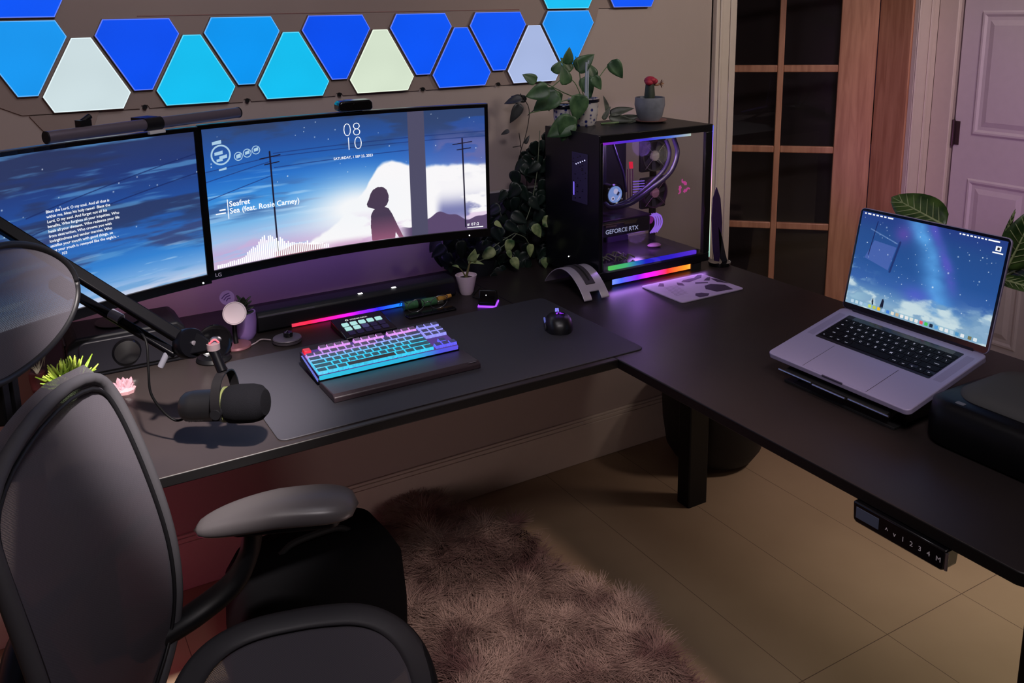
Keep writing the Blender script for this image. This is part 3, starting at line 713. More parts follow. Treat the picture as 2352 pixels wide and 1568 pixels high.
# ---------------- webcam
t = thing('webcam', 'black webcam with silvery upper face clipped on top of the wide monitor', 'webcam', (.815, 2.222, 1.402))
bm = prism([(-.043, 0.004), (-.047, .010), (-.047, .024), (-.040, .031), (.040, .031), (.046, .024), (.046, .010), (.042, .004)], -.028, .012, axis='y'); ob('body', bm, gloss_black, t, bevel=.004)
bm = prism([(-.014, -.0275), (.040, -.0275), (.036, .008), (-.022, .008)], .0311, .0322); ob('top_face', bm, mat('cam_top', S(150, 160, 160), .25, .5), t)
bm = cyl((0, -.029, .017), (0, -.028, .017), .009); ob('lens', bm, gloss_black, t); bm = box(-.022, .022, -.012, .014, -.002, .004); box(-.02, .02, .014, .02, -.04, .004, bm); ob('clip', bm, black, t, bevel=.001)
# ---------------- sound bar
t = thing('sound_bar', 'long black sound bar with glowing colour strip under the wide monitor', 'speaker', (.815, 2.262, DZ))
bm = prism([(-.03, .004), (.045, .004), (.045, .050), (.03, .056), (-.018, .056), (-.03, .046)], -.29, .29, axis='x'); ob('body', bm, mat('fabric_black', S(12, 12, 18), .5, bump=.1, bscale=900), t, bevel=.004)
sb_stops = [(0, S(160, 40, 60)), (.12, S(230, 30, 60)), (.30, S(235, 20, 150)), (.48, S(130, 20, 210)), (.62, S(30, 30, 230)), (.82, S(20, 110, 230)), (1, S(40, 130, 170))]
bm = box(-.20, .195, -.0335, -.030, .003, .011); ob('light_strip', bm, emis_ramp('soundbar_glow', sb_stops, 'X', -.20, .195, 2.2), t)
for x_ in (0, .10): ob('button', box(x_-.006, x_+.006, -.022, -.014, .0561, .0572), led_white, t)
ob('trim_line', box(-.285, -.135, -.0305, -.029, .044, .0465), mat('lit_grey', S(140, 135, 150), .3, .6), t)
for x_ in (-.27, 0, .27): ob('foot', box(x_-.02, x_+.02, -.02, .04, 0, .004), rubber, t)
# ================================================================== things on the desk
mat_pad = mat('pad_fabric', S(50, 49, 56), .62, var=.05, vscale=300, bump=.25, bscale=1500)
t = ob('desk_mat', prism(rrect(.402, 1.304, 1.606, 2.075, .018), DZ, DZ+.003), mat_pad, bevel=.001)
tag(t, 'wide black desk mat under the keyboard and mouse', 'desk mat')
# ---- keyboard
kb = thing('keyboard', 'compact black keyboard with cyan and violet glowing keys and a red escape key', 'keyboard', (.549, 1.816, DZ+.0135), (math.radians(6.8), 0, math.radians(.0)))
UN = .01905
def objcol_glow(name, s):
    m = bpy.data.materials.new(name); m.use_nodes = True; n = m.node_tree.nodes; l = m.node_tree.links; b = n['Principled BSDF']
    oi = n.new('ShaderNodeObjectInfo'); b.inputs['Base Color'].default_value = (.1, .1, .1, 1)
    tc = n.new('ShaderNodeTexCoord'); ns = n.new('ShaderNodeTexNoise'); ns.inputs['Scale'].default_value = 160; l.new(tc.outputs['Object'], ns.inputs['Vector'])
    mr = n.new('ShaderNodeMapRange'); mr.inputs['To Min'].default_value = s*.45; mr.inputs['To Max'].default_value = s*1.5; l.new(ns.outputs['Fac'], mr.inputs['Value'])
    l.new(oi.outputs['Color'], b.inputs['Emission Color']); l.new(mr.outputs[0], b.inputs['Emission Strength']); b.inputs['Roughness'].default_value = .3
    MATS[name] = m; return m
key_side = objcol_glow('key_side_glow', .95)
key_top = objcol_glow('key_top_tint', .10)
key_top.node_tree.nodes['Principled BSDF'].inputs['Base Color'].default_value = S(24, 26, 34)
legend = objcol_glow('key_legend_glow', .9)
case_b = mat('keyboard_case', S(20, 20, 26), .35, .3)
def frustum(w_, d_, h, ins, bm=None, x=0, y=0, z=0, side=0, top=1, insy=None):
    bm = bm or bmesh.new(); insy = ins if insy is None else insy
    a = [bm.verts.new((x+sx*w_/2, y+sy*d_/2, z)) for sx, sy in ((-1, -1), (1, -1), (1, 1), (-1, 1))]
    b_ = [bm.verts.new((x+sx*(w_/2-ins), y+sy*(d_/2-insy), z+h)) for sx, sy in ((-1, -1), (1, -1), (1, 1), (-1, 1))]
    for i in range(4):
        f = bm.faces.new((a[i], a[(i+1) % 4], b_[(i+1) % 4], b_[i])); f.material_index = side
    bm.faces.new(b_).material_index = top; bm.faces.new(a[::-1]).material_index = side; return bm
KW, KD = .3535, .130
ob('case', prism([(0, -.003), (0, .008), (KD, .014), (KD, -.009)], 0, KW, axis='x'), case_b, kb, bevel=.0015)
under = emis_ramp('keyboard_underlight', [(0, S(60, 215, 250)), (.68, S(50, 200, 250)), (.85, S(90, 100, 250)), (1, S(110, 90, 250))], 'X', 0, KW, .8)
ob('plate_light', box(.003, KW-.003, .004, KD-.004, .0125, .0140), emis('plate_violet', S(96, 70, 150), .8), kb)
ob('side_light', prism([(-.0008, .002), (-.0008, .009), (.110, .014), (.118, .009)], -.0007, 0.0006, axis='x'), emis('side_violet', S(120, 130, 235), .8), kb)
ob('front_light', box(.004, KW-.004, -.0012, .002, .0045, .0135), under, kb)
rows = [ # (row y in units from the front, [(x, width, legend)...])
 (5.25, [(0, 1, 'esc')]+[(2+i, 1, '') for i in range(4)]+[(6.5+i, 1, '') for i in range(4)]+[(11+i, 1, '') for i in range(4)]+[(15.25+i, 1, '') for i in range(3)]),
 (4.0, [(i, 1, '') for i in range(13)]+[(13, 2, '')]+[(15.25+i, 1, '') for i in range(3)]),
 (3.0, [(0, 1.5, '')]+[(1.5+i, 1, '') for i in range(12)]+[(13.5, 1.5, '')]+[(15.25+i, 1, '') for i in range(3)]),
 (2.0, [(0, 1.75, '')]+[(1.75+i, 1, '') for i in range(11)]+[(12.75, 2.25, '')]),
 (1.0, [(0, 2.25, '')]+[(2.25+i, 1, '') for i in range(10)]+[(12.25, 2.75, '')]+[(16.25, 1, '')]),
 (0.0, [(0, 1.25, ''), (1.25, 1.25, ''), (2.5, 1.25, ''), (3.75, 6.25, 'space'), (10, 1.25, ''), (11.25, 1.25, ''), (12.5, 1.25, ''), (13.75, 1.25, '')]+[(15.25+i, 1, '') for i in range(3)])]
cap_mesh = {}
def keycolor(u, r):
    # LED colours: violet-pink along the top rows, cyan below, blue-violet in the right-hand cluster
    if u > 15: return S(96, 92, 250) if r < 3 else S(150, 150, 250)
    if r > 5: return S(225, 150, 245)
    if r > 3.5: return S(190, 150, 240) if u < 9 else S(150, 160, 245)
    if r > 2.5: return S(110, 190, 245)
    return S(50, 205, 245)
for ry_, ks in rows:
    for kx, kw_, nm in ks:
        key = (kw_, nm)
        if key not in cap_mesh:
            bm = frustum(kw_*UN-.0010, UN-.0010, .0085, .0012, z=0, insy=.0014)
            o = ob('keycap', bm, [key_side, key_top], kb, bevel=.0007, seg=2)
            if nm == 'esc':
                o.data.materials[0] = mat('red_key', S(225, 40, 55), .35, emit=S(220, 30, 45), es=.45); o.data.materials[1] = mat('red_key_top', S(190, 45, 60), .35, emit=S(200, 40, 55), es=.3); o['label'] = 'red escape keycap'
            if nm == 'space':
                o.data.materials[1] = mat('space_top', S(10, 12, 16), .3)
                o['label'] = 'long dark space bar'
            cap_mesh[key] = o
        else:
            o = cap_mesh[key].copy(); COL.objects.link(o); o.parent = kb
        cx_, cy_ = .003+(kx+kw_/2)*UN, .0045+(ry_+.5)*UN
        prof = {5.25: .002, 4.0: .0012, 3.0: .0003, 2.0: 0, 1.0: .0003, 0.0: .0008}[ry_]
        o.location = (cx_, cy_, .0125+.002*cy_/KD*1.0+prof); o.color = keycolor(kx, ry_)
bm = box(.02, .03, .105, .115, -.018, -.002); box(KW-.03, KW-.02, .105, .115, -.018, -.002, bm); ob('foot', bm, rubber, kb)
# ---- wrist rest
t = thing('wrist_rest', 'dark padded wrist rest in front of the glowing keyboard', 'wrist rest', (.5505, 1.712, DZ+.003))
ob('pad', prism([(0, 0), (0, .012), (.010, .0175), (.085, .0155), (.100, .012), (.100, 0)], 0, .355, axis='x'), mat('leatherette', S(58, 46, 52), .42, var=.06, vscale=40, bump=.15, bscale=500), t, bevel=.0025, seg=3)
ob('base', box(.002, .353, .002, .098, -.0002, .004), rubber, t)
ob('badge', box(.325, .345, .003, .006, .0176, .0179), mat('badge_grey', S(120, 110, 115), .4, .4), t)
# ---- macro pad
t = thing('macro_pad', 'small black key pad with ten pale lit buttons behind the keyboard', 'macro pad', (.700, 2.052, DZ), (math.radians(11), 0, math.radians(1)))
ob('body', prism([(0, 0), (0, .010), (.112, .006), (.112, -.018)], 0, .142, axis='x'), gloss_black, t, bevel=.003)
keyl = emis('pad_key_mint', S(176, 228, 226), 1); keyd = emis('pad_key_violet', S(84, 80, 130), .7); keyk = emis('pad_key_dim', S(46, 38, 70), .8)
for r_ in range(3):
    for c_ in range(5):
        m_ = keyl if r_ == 2 or (r_ == 1 and c_ < 2) else (keyd if r_ == 1 and c_ == 2 else keyk)
        x0 = .016+c_*.0232; y0_ = .014+r_*.0232
        zb = .0101-.0357*y0_
        o = ob('button', prism(rrect(x0, x0+.0172, y0_, y0_+.0165, .002, 3), zb, zb+.0016), m_, t)
bm = text_bm('STREAM DECK', .0082, lambda x, y: Vector((.046+x, .0895+y, .0102-.0357*.095)), spacing=.9)
ring_ = bmesh.new()
f0 = lambda x, y: Vector((.038+x, .093+y, .0102-.0357*.095))
for i in range(20):
    a, b_ = 2*PI*i/20, 2*PI*(i+1)/20
    poly_flat([(.0045*math.cos(a), .0045*math.sin(a)), (.0045*math.cos(b_), .0045*math.sin(b_)), (.0022*math.cos(b_), .0022*math.sin(b_)), (.0022*math.cos(a), .0022*math.sin(a))], f0, bm)
ob('logo_print', bm, emis('print_white', (.9, .9, .9, 1), .8), t)
# ---- dial puck
t = thing('desk_dial', 'round grey metal dial with small black knob left of the macro pad', 'dial', (.574, 2.135, DZ))
ob('base', lathe([(0, 0), (.034, 0), (.037, .004), (.036, .009), (0, .009)], 48), mat('dial_dark', S(60, 54, 60), .4), t, smooth=True)
ob('plate', lathe([(0, .0092), (.0345, .0092), (.036, .011), (.035, .0135), (.030, .0140), (0, .0138)], 48), mat('dial_alu', S(128, 122, 130), .35, .55), t, smooth=True)
ob('knob', prism(circle(.004, .002, .0125, 8), .0140, .026), gloss_black, t, bevel=.002)
ob('highlight_clip', tube([(-.006, -.004, .0255), (.003, .003, .0295), (.004, .009, .024)], .0013, 8), silver, t, smooth=True)
t = ob('usb_cable', tube([(.54, 2.163, DZ+.004), (.52, 2.18, DZ+.004), (.50, 2.165, DZ+.003), (.475, 2.15, DZ+.003), (.468, 2.165, DZ+.003)], .0018, 8), mat('cable_grey', S(150, 135, 140), .5), smooth=True); tag(t, 'thin pale cable between the grey dial and the round charging stand', 'cable')
# ---- charging stand with pale disc
t = thing('charging_stand', 'white round charger disc on a slim stand with rosy base', 'charging stand', (.456, 2.170, DZ))
ob('base', lathe([(0, 0), (.034, 0), (.036, .003), (.034, .008), (0, .009)], 44), mat('rose_base', S(120, 78, 86), .35, .3), t, smooth=True)
ob('arm', tube([(0, .006, .008), (0, .012, .035), (0, .006, .07), (-.002, -.002, .09)], .006, 12), black, t, smooth=True)
Mx = Matrix.Translation((-.002, -.014, .094)) @ Matrix.Rotation(math.radians(30), 4, 'Z') @ Matrix.Rotation(math.radians(-12), 4, 'Y') @ Matrix.Rotation(math.radians(78), 4, 'X')
Mx = Matrix.Translation((-.002, -.014, .094)) @ Vector((-.30, -.85, .42)).to_track_quat('Z', 'Y').to_matrix().to_4x4()
ob('disc', lathe([(0, -.005), (.028, -.005), (.0292, -.001), (.0285, .0015), (.027, .002), (0, .002)], 44, M=Mx), mat('disc_white', S(225, 205, 212), .45, emit=S(90, 80, 84), es=.3), t, smooth=True)
ob('disc_ring', lathe([(.0255, .0021), (.0265, .0021), (.0265, .0026), (.0255, .0026), (.0255, .0021)], 44, M=Mx), mat('ring_grey', S(165, 150, 160), .4), t)
# ---- purple pot with succulent and round tag
t = thing('succulent_pot', 'small purple pot with dark succulent and a round lavender pick', 'potted plant', (.492, 2.225, DZ))
ob('pot', lathe([(0, 0), (.020, 0), (.027, .012), (.030, .045), (.029, .070), (.025, .070), (.025, .055), (0, .055)], 36), mat('pot_lilac', S(150, 120, 190), .35, bump=.1, bscale=60), t, smooth=True)
ob('soil', lathe([(0, .056), (.024, .0555)], 20), mat('soil', S(35, 26, 20), .9, bump=.6, bscale=300), t)
def leaf_bm(L, W_, n_=8, fold=.25, droop=.3, bm=None, M=None, heart=.0, mi=0, wid=None):
    """one leaf along +x from the origin, up is +z: a folded, drooping blade"""
    bm = bm or bmesh.new(); rows_ = []
    for i in range(n_+1):
        s = i/n_
        w_ = wid(s) if wid else W_*.5*math.sin(PI*min(1, s**.62))**.85
        if i == 0: w_ = W_*.02
        if i == n_: w_ = W_*.004
        x = L*s; z = -droop*L*s*s
        back = -heart*L*(1-s)*(0 if i == 0 else 1)*.6
        rows_.append([Vector((x+back*.6, -w_, z+fold*w_)), Vector((x+back*.2, -w_*.5, z+fold*w_*.35)), Vector((x, 0, z)), Vector((x+back*.2, w_*.5, z+fold*w_*.35)), Vector((x+back*.6, w_, z+fold*w_))])
    V_ = [[bm.verts.new(M @ p if M is not None else p) for p in r] for r in rows_]
    for a, b_ in zip(V_[:-1], V_[1:]):
        for k in range(4):
            f = bm.faces.new((a[k], a[k+1], b_[k+1], b_[k])); f.material_index = mi; f.smooth = True
    return bm
def orient(p, d, nrm):
    x = Vector(d).normalized(); z = Vector(nrm); z = (z-x*z.dot(x))
    z = z.normalized() if z.length > 1e-4 else Vector((0, 0, 1)); y = z.cross(x)
    return Matrix(((x.x, y.x, z.x, p[0]), (x.y, y.y, z.y, p[1]), (x.z, y.z, z.z, p[2]), (0, 0, 0, 1)))
def leaf_mat(name, c1, c2, rough=.45, vein=None):
    m = bpy.data.materials.new(name); m.use_nodes = True; n = m.node_tree.nodes; l = m.node_tree.links; b = n['Principled BSDF']
    tc = n.new('ShaderNodeTexCoord'); ns = n.new('ShaderNodeTexNoise'); ns.inputs['Scale'].default_value = 26; ns.inputs['Detail'].default_value = 5
    l.new(tc.outputs['Object'], ns.inputs['Vector']); cr = n.new('ShaderNodeValToRGB'); cr.color_ramp.elements[0].color = c1; cr.color_ramp.elements[1].color = c2
    cr.color_ramp.elements[0].position = .38; cr.color_ramp.elements[1].position = .66
    l.new(ns.outputs['Fac'], cr.inputs[0]); l.new(cr.outputs[0], b.inputs['Base Color']); b.inputs['Roughness'].default_value = rough
    b.inputs['Subsurface Weight'].default_value = 0; MATS[name] = m; return m
lf_dark = leaf_mat('leaf_dark', S(14, 28, 26), S(26, 44, 34)); lf_mid = leaf_mat('leaf_mid', S(44, 76, 46), S(86, 118, 78)); lf_var = leaf_mat('leaf_variegated', S(44, 84, 44), S(176, 190, 130))
lf_lime = leaf_mat('leaf_lime', S(120, 160, 40), S(186, 205, 84)); lf_succ = leaf_mat('leaf_succulent', S(40, 48, 40), S(70, 76, 60))
def finish(o):
    s = o.modifiers.new('solid', 'SOLIDIFY'); s.thickness = .0006; return o
rnd = random.Random(3); bm = bmesh.new()
for k in range(16):
    a = k*2.4; e = .3+.9*(k/16); d = Vector((math.cos(a)*math.cos(e), math.sin(a)*math.cos(e), math.sin(e)))
    leaf_bm(.028, .011, 6, .5, .1, bm, orient((.002*math.cos(a), .002*math.sin(a), .062+.002*k), d, (0, 0, 1)))
ob('rosette', bm, lf_succ, t, smooth='all').modifiers.new('solid', 'SOLIDIFY').thickness = .003
bm = cyl((-.018, -.004, .06), (-.038, -.006, .110), .0012, n=8); ob('pick_stick', bm, black, t)
Mt = Matrix.Translation((-.040, -.008, .118)) @ Vector((-.35, -.9, .15)).to_track_quat('Z', 'Y').to_matrix().to_4x4()
ob('pick_disc', lathe([(0, -.001), (.0185, -.001), (.0185, .001), (0, .001)], 36, M=Mt), mat('lavender_disc', S(170, 135, 205), .5), t)
bm = bmesh.new()
for k, (y_, w_) in enumerate(((.006, .012), (0, .010), (-.006, .007))):
    pts = [(-w_, y_-.0013), (0, y_+.0016-.0013+.001), (w_, y_-.0013), (w_, y_+.0013), (0, y_+.0040), (-w_, y_+.0013)]
    R2 = math.radians(35)
    f = lambda x, y: Mt @ Vector((x*math.cos(R2)-y*math.sin(R2), x*math.sin(R2)+y*math.cos(R2), .0013))
    poly_flat(pts, f, bm)
ob('pick_bands', bm, mat('disc_bands', S(84, 50, 125), .5), t)
# ---- tilted black round stand
t = thing('round_stand', 'black round dished disc on a low stand behind the microphone arm', 'stand', (.388, 2.115, DZ))
ob('base', lathe([(0, 0), (.040, 0), (.042, .004), (.038, .012), (.016, .016), (0, .016)], 40), black, t, smooth=True)
Mt = Matrix.Translation((.005, -.002, .046)) @ Vector((-.30, -.85, .35)).to_track_quat('Z', 'Y').to_matrix().to_4x4()
ob('disc', lathe([(0, -.010), (.030, -.010), (.040, -.004), (.0415, .001), (.039, .003), (.030, -.001), (0, -.003)], 48, M=Mt), gloss_black, t, smooth=True)
ob('hub', lathe([(0, -.002), (.012, -.002), (.012, .008), (.009, .011), (0, .011)], 24, M=Mt), silver, t, smooth=True)
ob('neck', cyl((0, .006, .012), (.004, .006, .04), .009), black, t)
# ---- boxy black speaker
t = thing('box_speaker', 'boxy black speaker with ribbed side and round front dial, left end of the desk', 'speaker', (.075, 2.150, DZ))
spk = mat('speaker_body', S(13, 13, 19), .55, var=.1, spec=.25)
ob('cabinet', prism([(0, 0), (.262, 0), (.262, .082), (.245, .100), (.02, .100), (0, .082)], 0.004, .145, axis='y'), spk, t, bevel=.006, seg=3)
ob('front_plate', prism(rrect(.024, .250, .012, .090, .018), -.002, .004, axis='y'), mat('speaker_front', S(17, 16, 24), .5, spec=.3), t, bevel=.003)
ob('dial', lathe([(0, 0), (.030, 0), (.032, .003), (.028, .010), (.010, .007), (0, .007)], 36, M=Matrix.Translation((.125, -.002, .052)) @ Matrix.Rotation(PI/2, 4, 'X')), gloss_black, t, smooth=True)
bm = bmesh.new()
for k in range(7): box(-.003, .002, .02, .13, .012+k*.011, .018+k*.011, bm)
ob('side_ribs', bm, black, t, bevel=.001)
ob('top_recess', lathe([(0, .1005), (.045, .1005), (.05, .104), (.044, .105), (0, .102)], 36, M=Matrix.Translation((.12, .08, 0))), black, t, smooth=True)
ob('foot', box(.02, .245, .01, .13, -.0, .006), rubber, t)
# ---- spiky green plant and quartz
t = thing('spiky_plant', 'bright lime spiky plant in a pale green pot behind the chair back', 'potted plant', (.062, 2.06, DZ))
ob('pot', lathe([(0, 0), (.022, 0), (.030, .02), (.032, .038), (.028, .038), (.027, .03), (0, .03)], 30), mat('pot_green', S(170, 195, 150), .4), t, smooth=True)
bm = bmesh.new(); rnd = random.Random(8)
for k in range(85):
    a = rnd.uniform(0, 2*PI); e = rnd.uniform(.15, 1.45); d = Vector((math.cos(a)*math.cos(e), math.sin(a)*math.cos(e), math.sin(e))); L_ = rnd.uniform(.040, .062)
    p0 = Vector((rnd.uniform(-.02, .03), rnd.uniform(-.015, .015), .036)); tube([p0, p0+d*L_*.6, p0+d*L_+Vector((0, 0, .003))], [.0036, .0034, .0012], 5, bm, 2)
ob('foliage', bm, lf_lime, t, smooth='all')
t = thing('pale_stem_plant', 'thin curling pale shoots in a dark red pot, beside the lime spiky plant', 'potted plant', (.012, 2.14, DZ))
ob('pot', lathe([(0, 0), (.014, 0), (.018, .03), (.017, .045), (.013, .045), (0, .035)], 26), mat('pot_maroon', S(90, 40, 42), .5), t, smooth=True)
bm = bmesh.new()
for k in range(6): tube([(0, 0, .04), (.004*k-.01, -.005, .06), (.010*k-.03, -.01, .066+.004*k), (.012*k-.045, -.012, .060)], [.0016, .0014, .001, .0005], 5, bm, 4)
ob('shoots', bm, mat('pale_stem', S(190, 185, 165), .5), t, smooth='all')
t = thing('quartz_crystal', 'pink quartz crystal cluster at the corner of the black speaker', 'crystal', (.176, 2.03, DZ))
bm = bmesh.new(); rnd = random.Random(12)
for k in range(22):
    a = rnd.uniform(0, 2*PI); e = rnd.uniform(.2, 1.4); d = Vector((math.cos(a)*math.cos(e), math.sin(a)*math.cos(e), math.sin(e)))
    L_ = rnd.uniform(.014, .030); r_ = rnd.uniform(.004, .008); p0 = Vector((rnd.uniform(-.012, .012), rnd.uniform(-.010, .010), .008))
    Mx = orient(p0, d, (0.1, .2, 1)) @ Matrix.Rotation(PI/2, 4, 'Y'); lathe([(r_*.8, 0), (r_, L_*.7), (0, L_)], 6, bm, Mx)
ob('cluster', bm, mat('quartz', S(165, 125, 135), .2, var=.12, vscale=50, coat=.5), t)
ob('rock_base', lathe([(0, 0), (.022, 0), (.024, .008), (.014, .014), (0, .015)], 9), mat('quartz_base', S(170, 130, 135), .6, bump=.5, bscale=80), t)
# ---- microphone arm, microphone, cable
t = thing('boom_stand', 'black jointed boom arm reaching in from the left over the desk', 'microphone stand', (.02, 2.34, DZ))
Lo = lambda p: Vector(p)-Vector((.02, 2.34, DZ))
J = Vector((.268, 1.695, 1.044)); A0 = Vector((-.0956, 1.84, 1.363))
def bar(a, b_, w_, h, bm=None):
    a = Lo(a); b_ = Lo(b_); d = (b_-a); L_ = d.length; Mx = orient(a, d, (.45, -.80, .35)); bm = bm or bmesh.new(); return box(0, L_, -w_/2, w_/2, -h/2, h/2, bm, Mx)
ob('upper_bar', bar(A0, J, .024, .016), arm_m, t, bevel=.003)
J2 = J+Vector((-.025, 0.005, -.018)); B0 = Vector((.092, 1.865, 1.128))
ob('lower_bar', bar(B0, J2, .016, .013), arm_m, t, bevel=.003)
up = (A0-J).normalized()
bm = bar(B0+Vector((-.03, .04, .02)), B0, .028, .02); ob('rear_clamp', bm, arm_m, t, bevel=.002)
nrm = Vector((.35, -.85, .25)).normalized()
bm = lathe([(0, -.014), (.027, -.014), (.029, -.010), (.029, .010), (.027, .014), (0, .014)], 36, M=Matrix.Translation(Lo(J)) @ nrm.to_track_quat('Z', 'Y').to_matrix().to_4x4()); ob('elbow_joint', bm, arm_m, t, smooth=True)
bm = lathe([(0, .014), (.0045, .014), (.0045, .017), (0, .018)], 12, M=Matrix.Translation(Lo(J)) @ nrm.to_track_quat('Z', 'Y').to_matrix().to_4x4()); ob('joint_screw', bm, silver, t, smooth=True)
T = Vector((.306, 1.665, 1.038))
Mx = orient(Lo(J), T-J, nrm); bm = prism([(0, .026), (.042, .010), (.042, -.010), (0, -.026)], -.008, .008); 
for v in bm.verts: v.co = Mx @ v.co
ob('tip_fork', bm, arm_m, t, bevel=.002)
bm = cyl(Lo(T+Vector((0, 0, -.004))), Lo(T+Vector((0, 0, .008))), .0125); ob('swivel_cap', bm, mat('cap_grey', S(120, 105, 110), .35, .5), t, smooth=True)
bm = tube([Lo(T)+Vector((-.008, -.002, .009)), Lo(T)+Vector((.004, .004, .013)), Lo(T)+Vector((.010, -.004, .009))], .0018, 8); ob('red_band', bm, mat('red_band', S(190, 60, 70), .4), t, smooth=True)
bm = box(.02-.012, .02+.012, -.012, .012, 0, .33); 
bm = cyl(Lo((-.0956, 1.84, DZ+.0)), Lo(A0+Vector((0, 0, -.005))), .012); cyl(Lo((-.0956, 1.84, DZ-.03)), Lo((-.0956, 1.84, DZ+.006)), .024, bm=bm); box(-.125-.02, .03-.02, 1.82-2.34, 1.86-2.34, -.05, -.024, bm); box(-.125-.02, .03-.02, 1.82-2.34, 1.86-2.34, .0, .012, bm)
ob('post_and_clamp', bm, arm_m, t)
for s_ in (.28, .62): 
    pass
bm = cyl(Lo(B0.lerp(J2, .37)+Vector((0, -.002, .006))), Lo(B0.lerp(J2, .47)+Vector((0, -.002, .006))), .010, n=14); ob('cable_clip', bm, mat('clip_grey', S(110, 110, 120), .35, .4), t, smooth=True)
bm = cyl(Lo(B0.lerp(J2, .93)+Vector((-.002, 0, -.004))), Lo(B0.lerp(J2, .90)+Vector((-.012, 0, -.035))), .006, n=12); ob('tension_knob', bm, mat('clip_grey'), t, smooth=True)
t = thing('microphone', 'black broadcast microphone hanging in a yoke over the desk', 'microphone', (.312, 1.628, .934))
ML = lambda p: Vector(p)-Vector((.312, 1.628, .934))
axis = Vector((.118, -.090, .014)).normalized(); q_ = axis.to_track_quat('Z', 'Y').to_matrix().to_4x4()
ob('windscreen', lathe([(0, .004), (.031, .004), (.0355, .010), (.037, .030), (.0365, .055), (.033, .070), (.024, .080), (0, .083)], 40, M=q_), mat('foam_black', S(7, 7, 11), .9, spec=.1, bump=.5, bscale=900), t, smooth=True)
ob('barrel', lathe([(0, -.086), (.022, -.086), (.028, -.078), (.030, -.060), (.031, .002), (.0325, .006), (0, .006)], 40, M=q_), mat('mic_body', S(13, 13, 15), .4, .2), t, smooth=True)
ob('trim_ring', lathe([(.0318, -.004), (.0335, -.003), (.0335, .003), (.0318, .004)], 40, M=q_), mat('olive_ring', S(96, 102, 62), .35, .3), t, smooth=True)
side = axis.cross(Vector((0, 0, 1))).normalized()
top = ML((.306, 1.652, 1.002))
bm = tube([side*.040+Vector((0, 0, -.012)), side*.043+Vector((0, 0, .022)), side*.028+Vector((0, 0, .056)), Vector((0, 0, .068)), -side*.028+Vector((0, 0, .056)), -side*.043+Vector((0, 0, .022)), -side*.040+Vector((0, 0, -.012))], .0095, 10, flat=.22, k=10, up=None)
bm.free()
bm = bmesh.new(); arc = catmull([side*.040+Vector((0, 0, -.014)), side*.043+Vector((0, 0, .022)), side*.028+Vector((0, 0, .056)), Vector((0, 0, .066)), -side*.028+Vector((0, 0, .056)), -side*.043+Vector((0, 0, .022)), -side*.040+Vector((0, 0, -.014))], 8)
prev = None
for i, p_ in enumerate(arc):
    tt = (arc[min(i+1, len(arc)-1)]-arc[max(0, i-1)]).normalized(); nn = tt.cross(axis).normalized()
    c4 = [bm.verts.new(p_+axis*a*.009+nn*b_*.0014) for a, b_ in ((-1, -1), (1, -1), (1, 1), (-1, 1))]
    if prev:
        for k in range(4): bm.faces.new((prev[k], prev[(k+1) % 4], c4[(k+1) % 4], c4[k]))
    else: bm.faces.new(c4)
    prev = c4
bm.faces.new(prev); ob('yoke', bm, mat('yoke_black', S(20, 19, 21), .4, .2, spec=.25), t, smooth=True)
ob('stem', cyl(Vector((0, 0, .064)), ML((.306, 1.665, 1.032)), .0095), arm_m, t, smooth=True)
for s_ in (-1, 1): ob('yoke_knob', cyl(side*.034*s_, side*.047*s_, .010), black, t, smooth=True)
def onbarrel(x, y):
    a = -.85+y/.031; rad = .0312
    u_ = side*math.cos(a)+Vector((0, 0, 1))*math.sin(a)
    return axis*(-.068+x)+(-side*-1)*0+u_*rad
bm = text_bm('SHURE', .0105, onbarrel, spacing=1.05); ob('logo', bm, mat('mic_print', S(120, 120, 122), .5), t)
t = ob('microphone_cable', tube([(.245, 1.672, .905), (.228, 1.69, .898), (.209, 1.70, .918), (.192, 1.705, .957), (.193, 1.71, 1.004), (.196, 1.73, 1.055), (.180, 1.78, 1.076)], .0024, 10), mat('cord_black', S(3, 3, 4), .6, spec=.1), smooth=True); tag(t, 'thin black cable drooping from the rear of the microphone', 'cable')
# ---- glasses and coloured pen roll
t = thing('eyeglasses', 'round thin-framed glasses lying in front of the sound bar', 'glasses', (.975, 2.150, DZ), (0, 0, math.radians(-4)))
wire = mat('frame_metal', S(150, 150, 155), .25, .8)
for sx in (-1, 1):
    c0 = Vector((sx*.034, 0, .0235)); pts = [c0+Vector((.0245*math.cos(a), -.004*math.sin(a)*0-.010*math.sin(a), .0215*math.sin(a))) for a in np.linspace(0, 2*PI, 29)]
    ob('lens_rim', tube(pts, .0011, 6, smooth=False), wire, t, smooth='all')
    bm = bmesh.new(); bm.faces.new([bm.verts.new(p) for p in pts[:-1]]); ob('lens', bm, clear_glass('lens_glass', (.95, 1, .98, 1)), t)
    ob('temple', tube([(sx*.059, 0, .034), (sx*.062, .012, .035), (sx*.060, .05, .026), (sx*.056, .075, .006)], .0014, 6), mat('temple_black', S(20, 20, 22), .3), t, smooth='all')
ob('bridge', tube([(-.010, 0, .026), (0, -.003, .031), (.010, 0, .026)], .0012, 6), wire, t, smooth='all')
t = thing('pen_roll', 'green and orange rolled case lying behind the glasses', 'case', (.985, 2.196, DZ), (0, 0, math.radians(-2)))
ob('green_body', cyl((-.062, 0, .012), (.035, 0, .012), .012), mat('case_green', S(70, 120, 78), .35, var=.3, vscale=90), t, smooth=True)
ob('black_band', cyl((-.022, 0, .012), (-.012, 0, .012), .0125), black, t, smooth=True)
ob('orange_end', cyl((.04, 0, .014), (.085, .004, .018), .010, .005), mat('case_orange', S(200, 145, 60), .4, var=.15), t, smooth=True)
ob('buckle', box(.036, .056, -.012, .004, .002, .014), mat('steel_bits', S(150, 145, 130), .3, .8), t, bevel=.003)
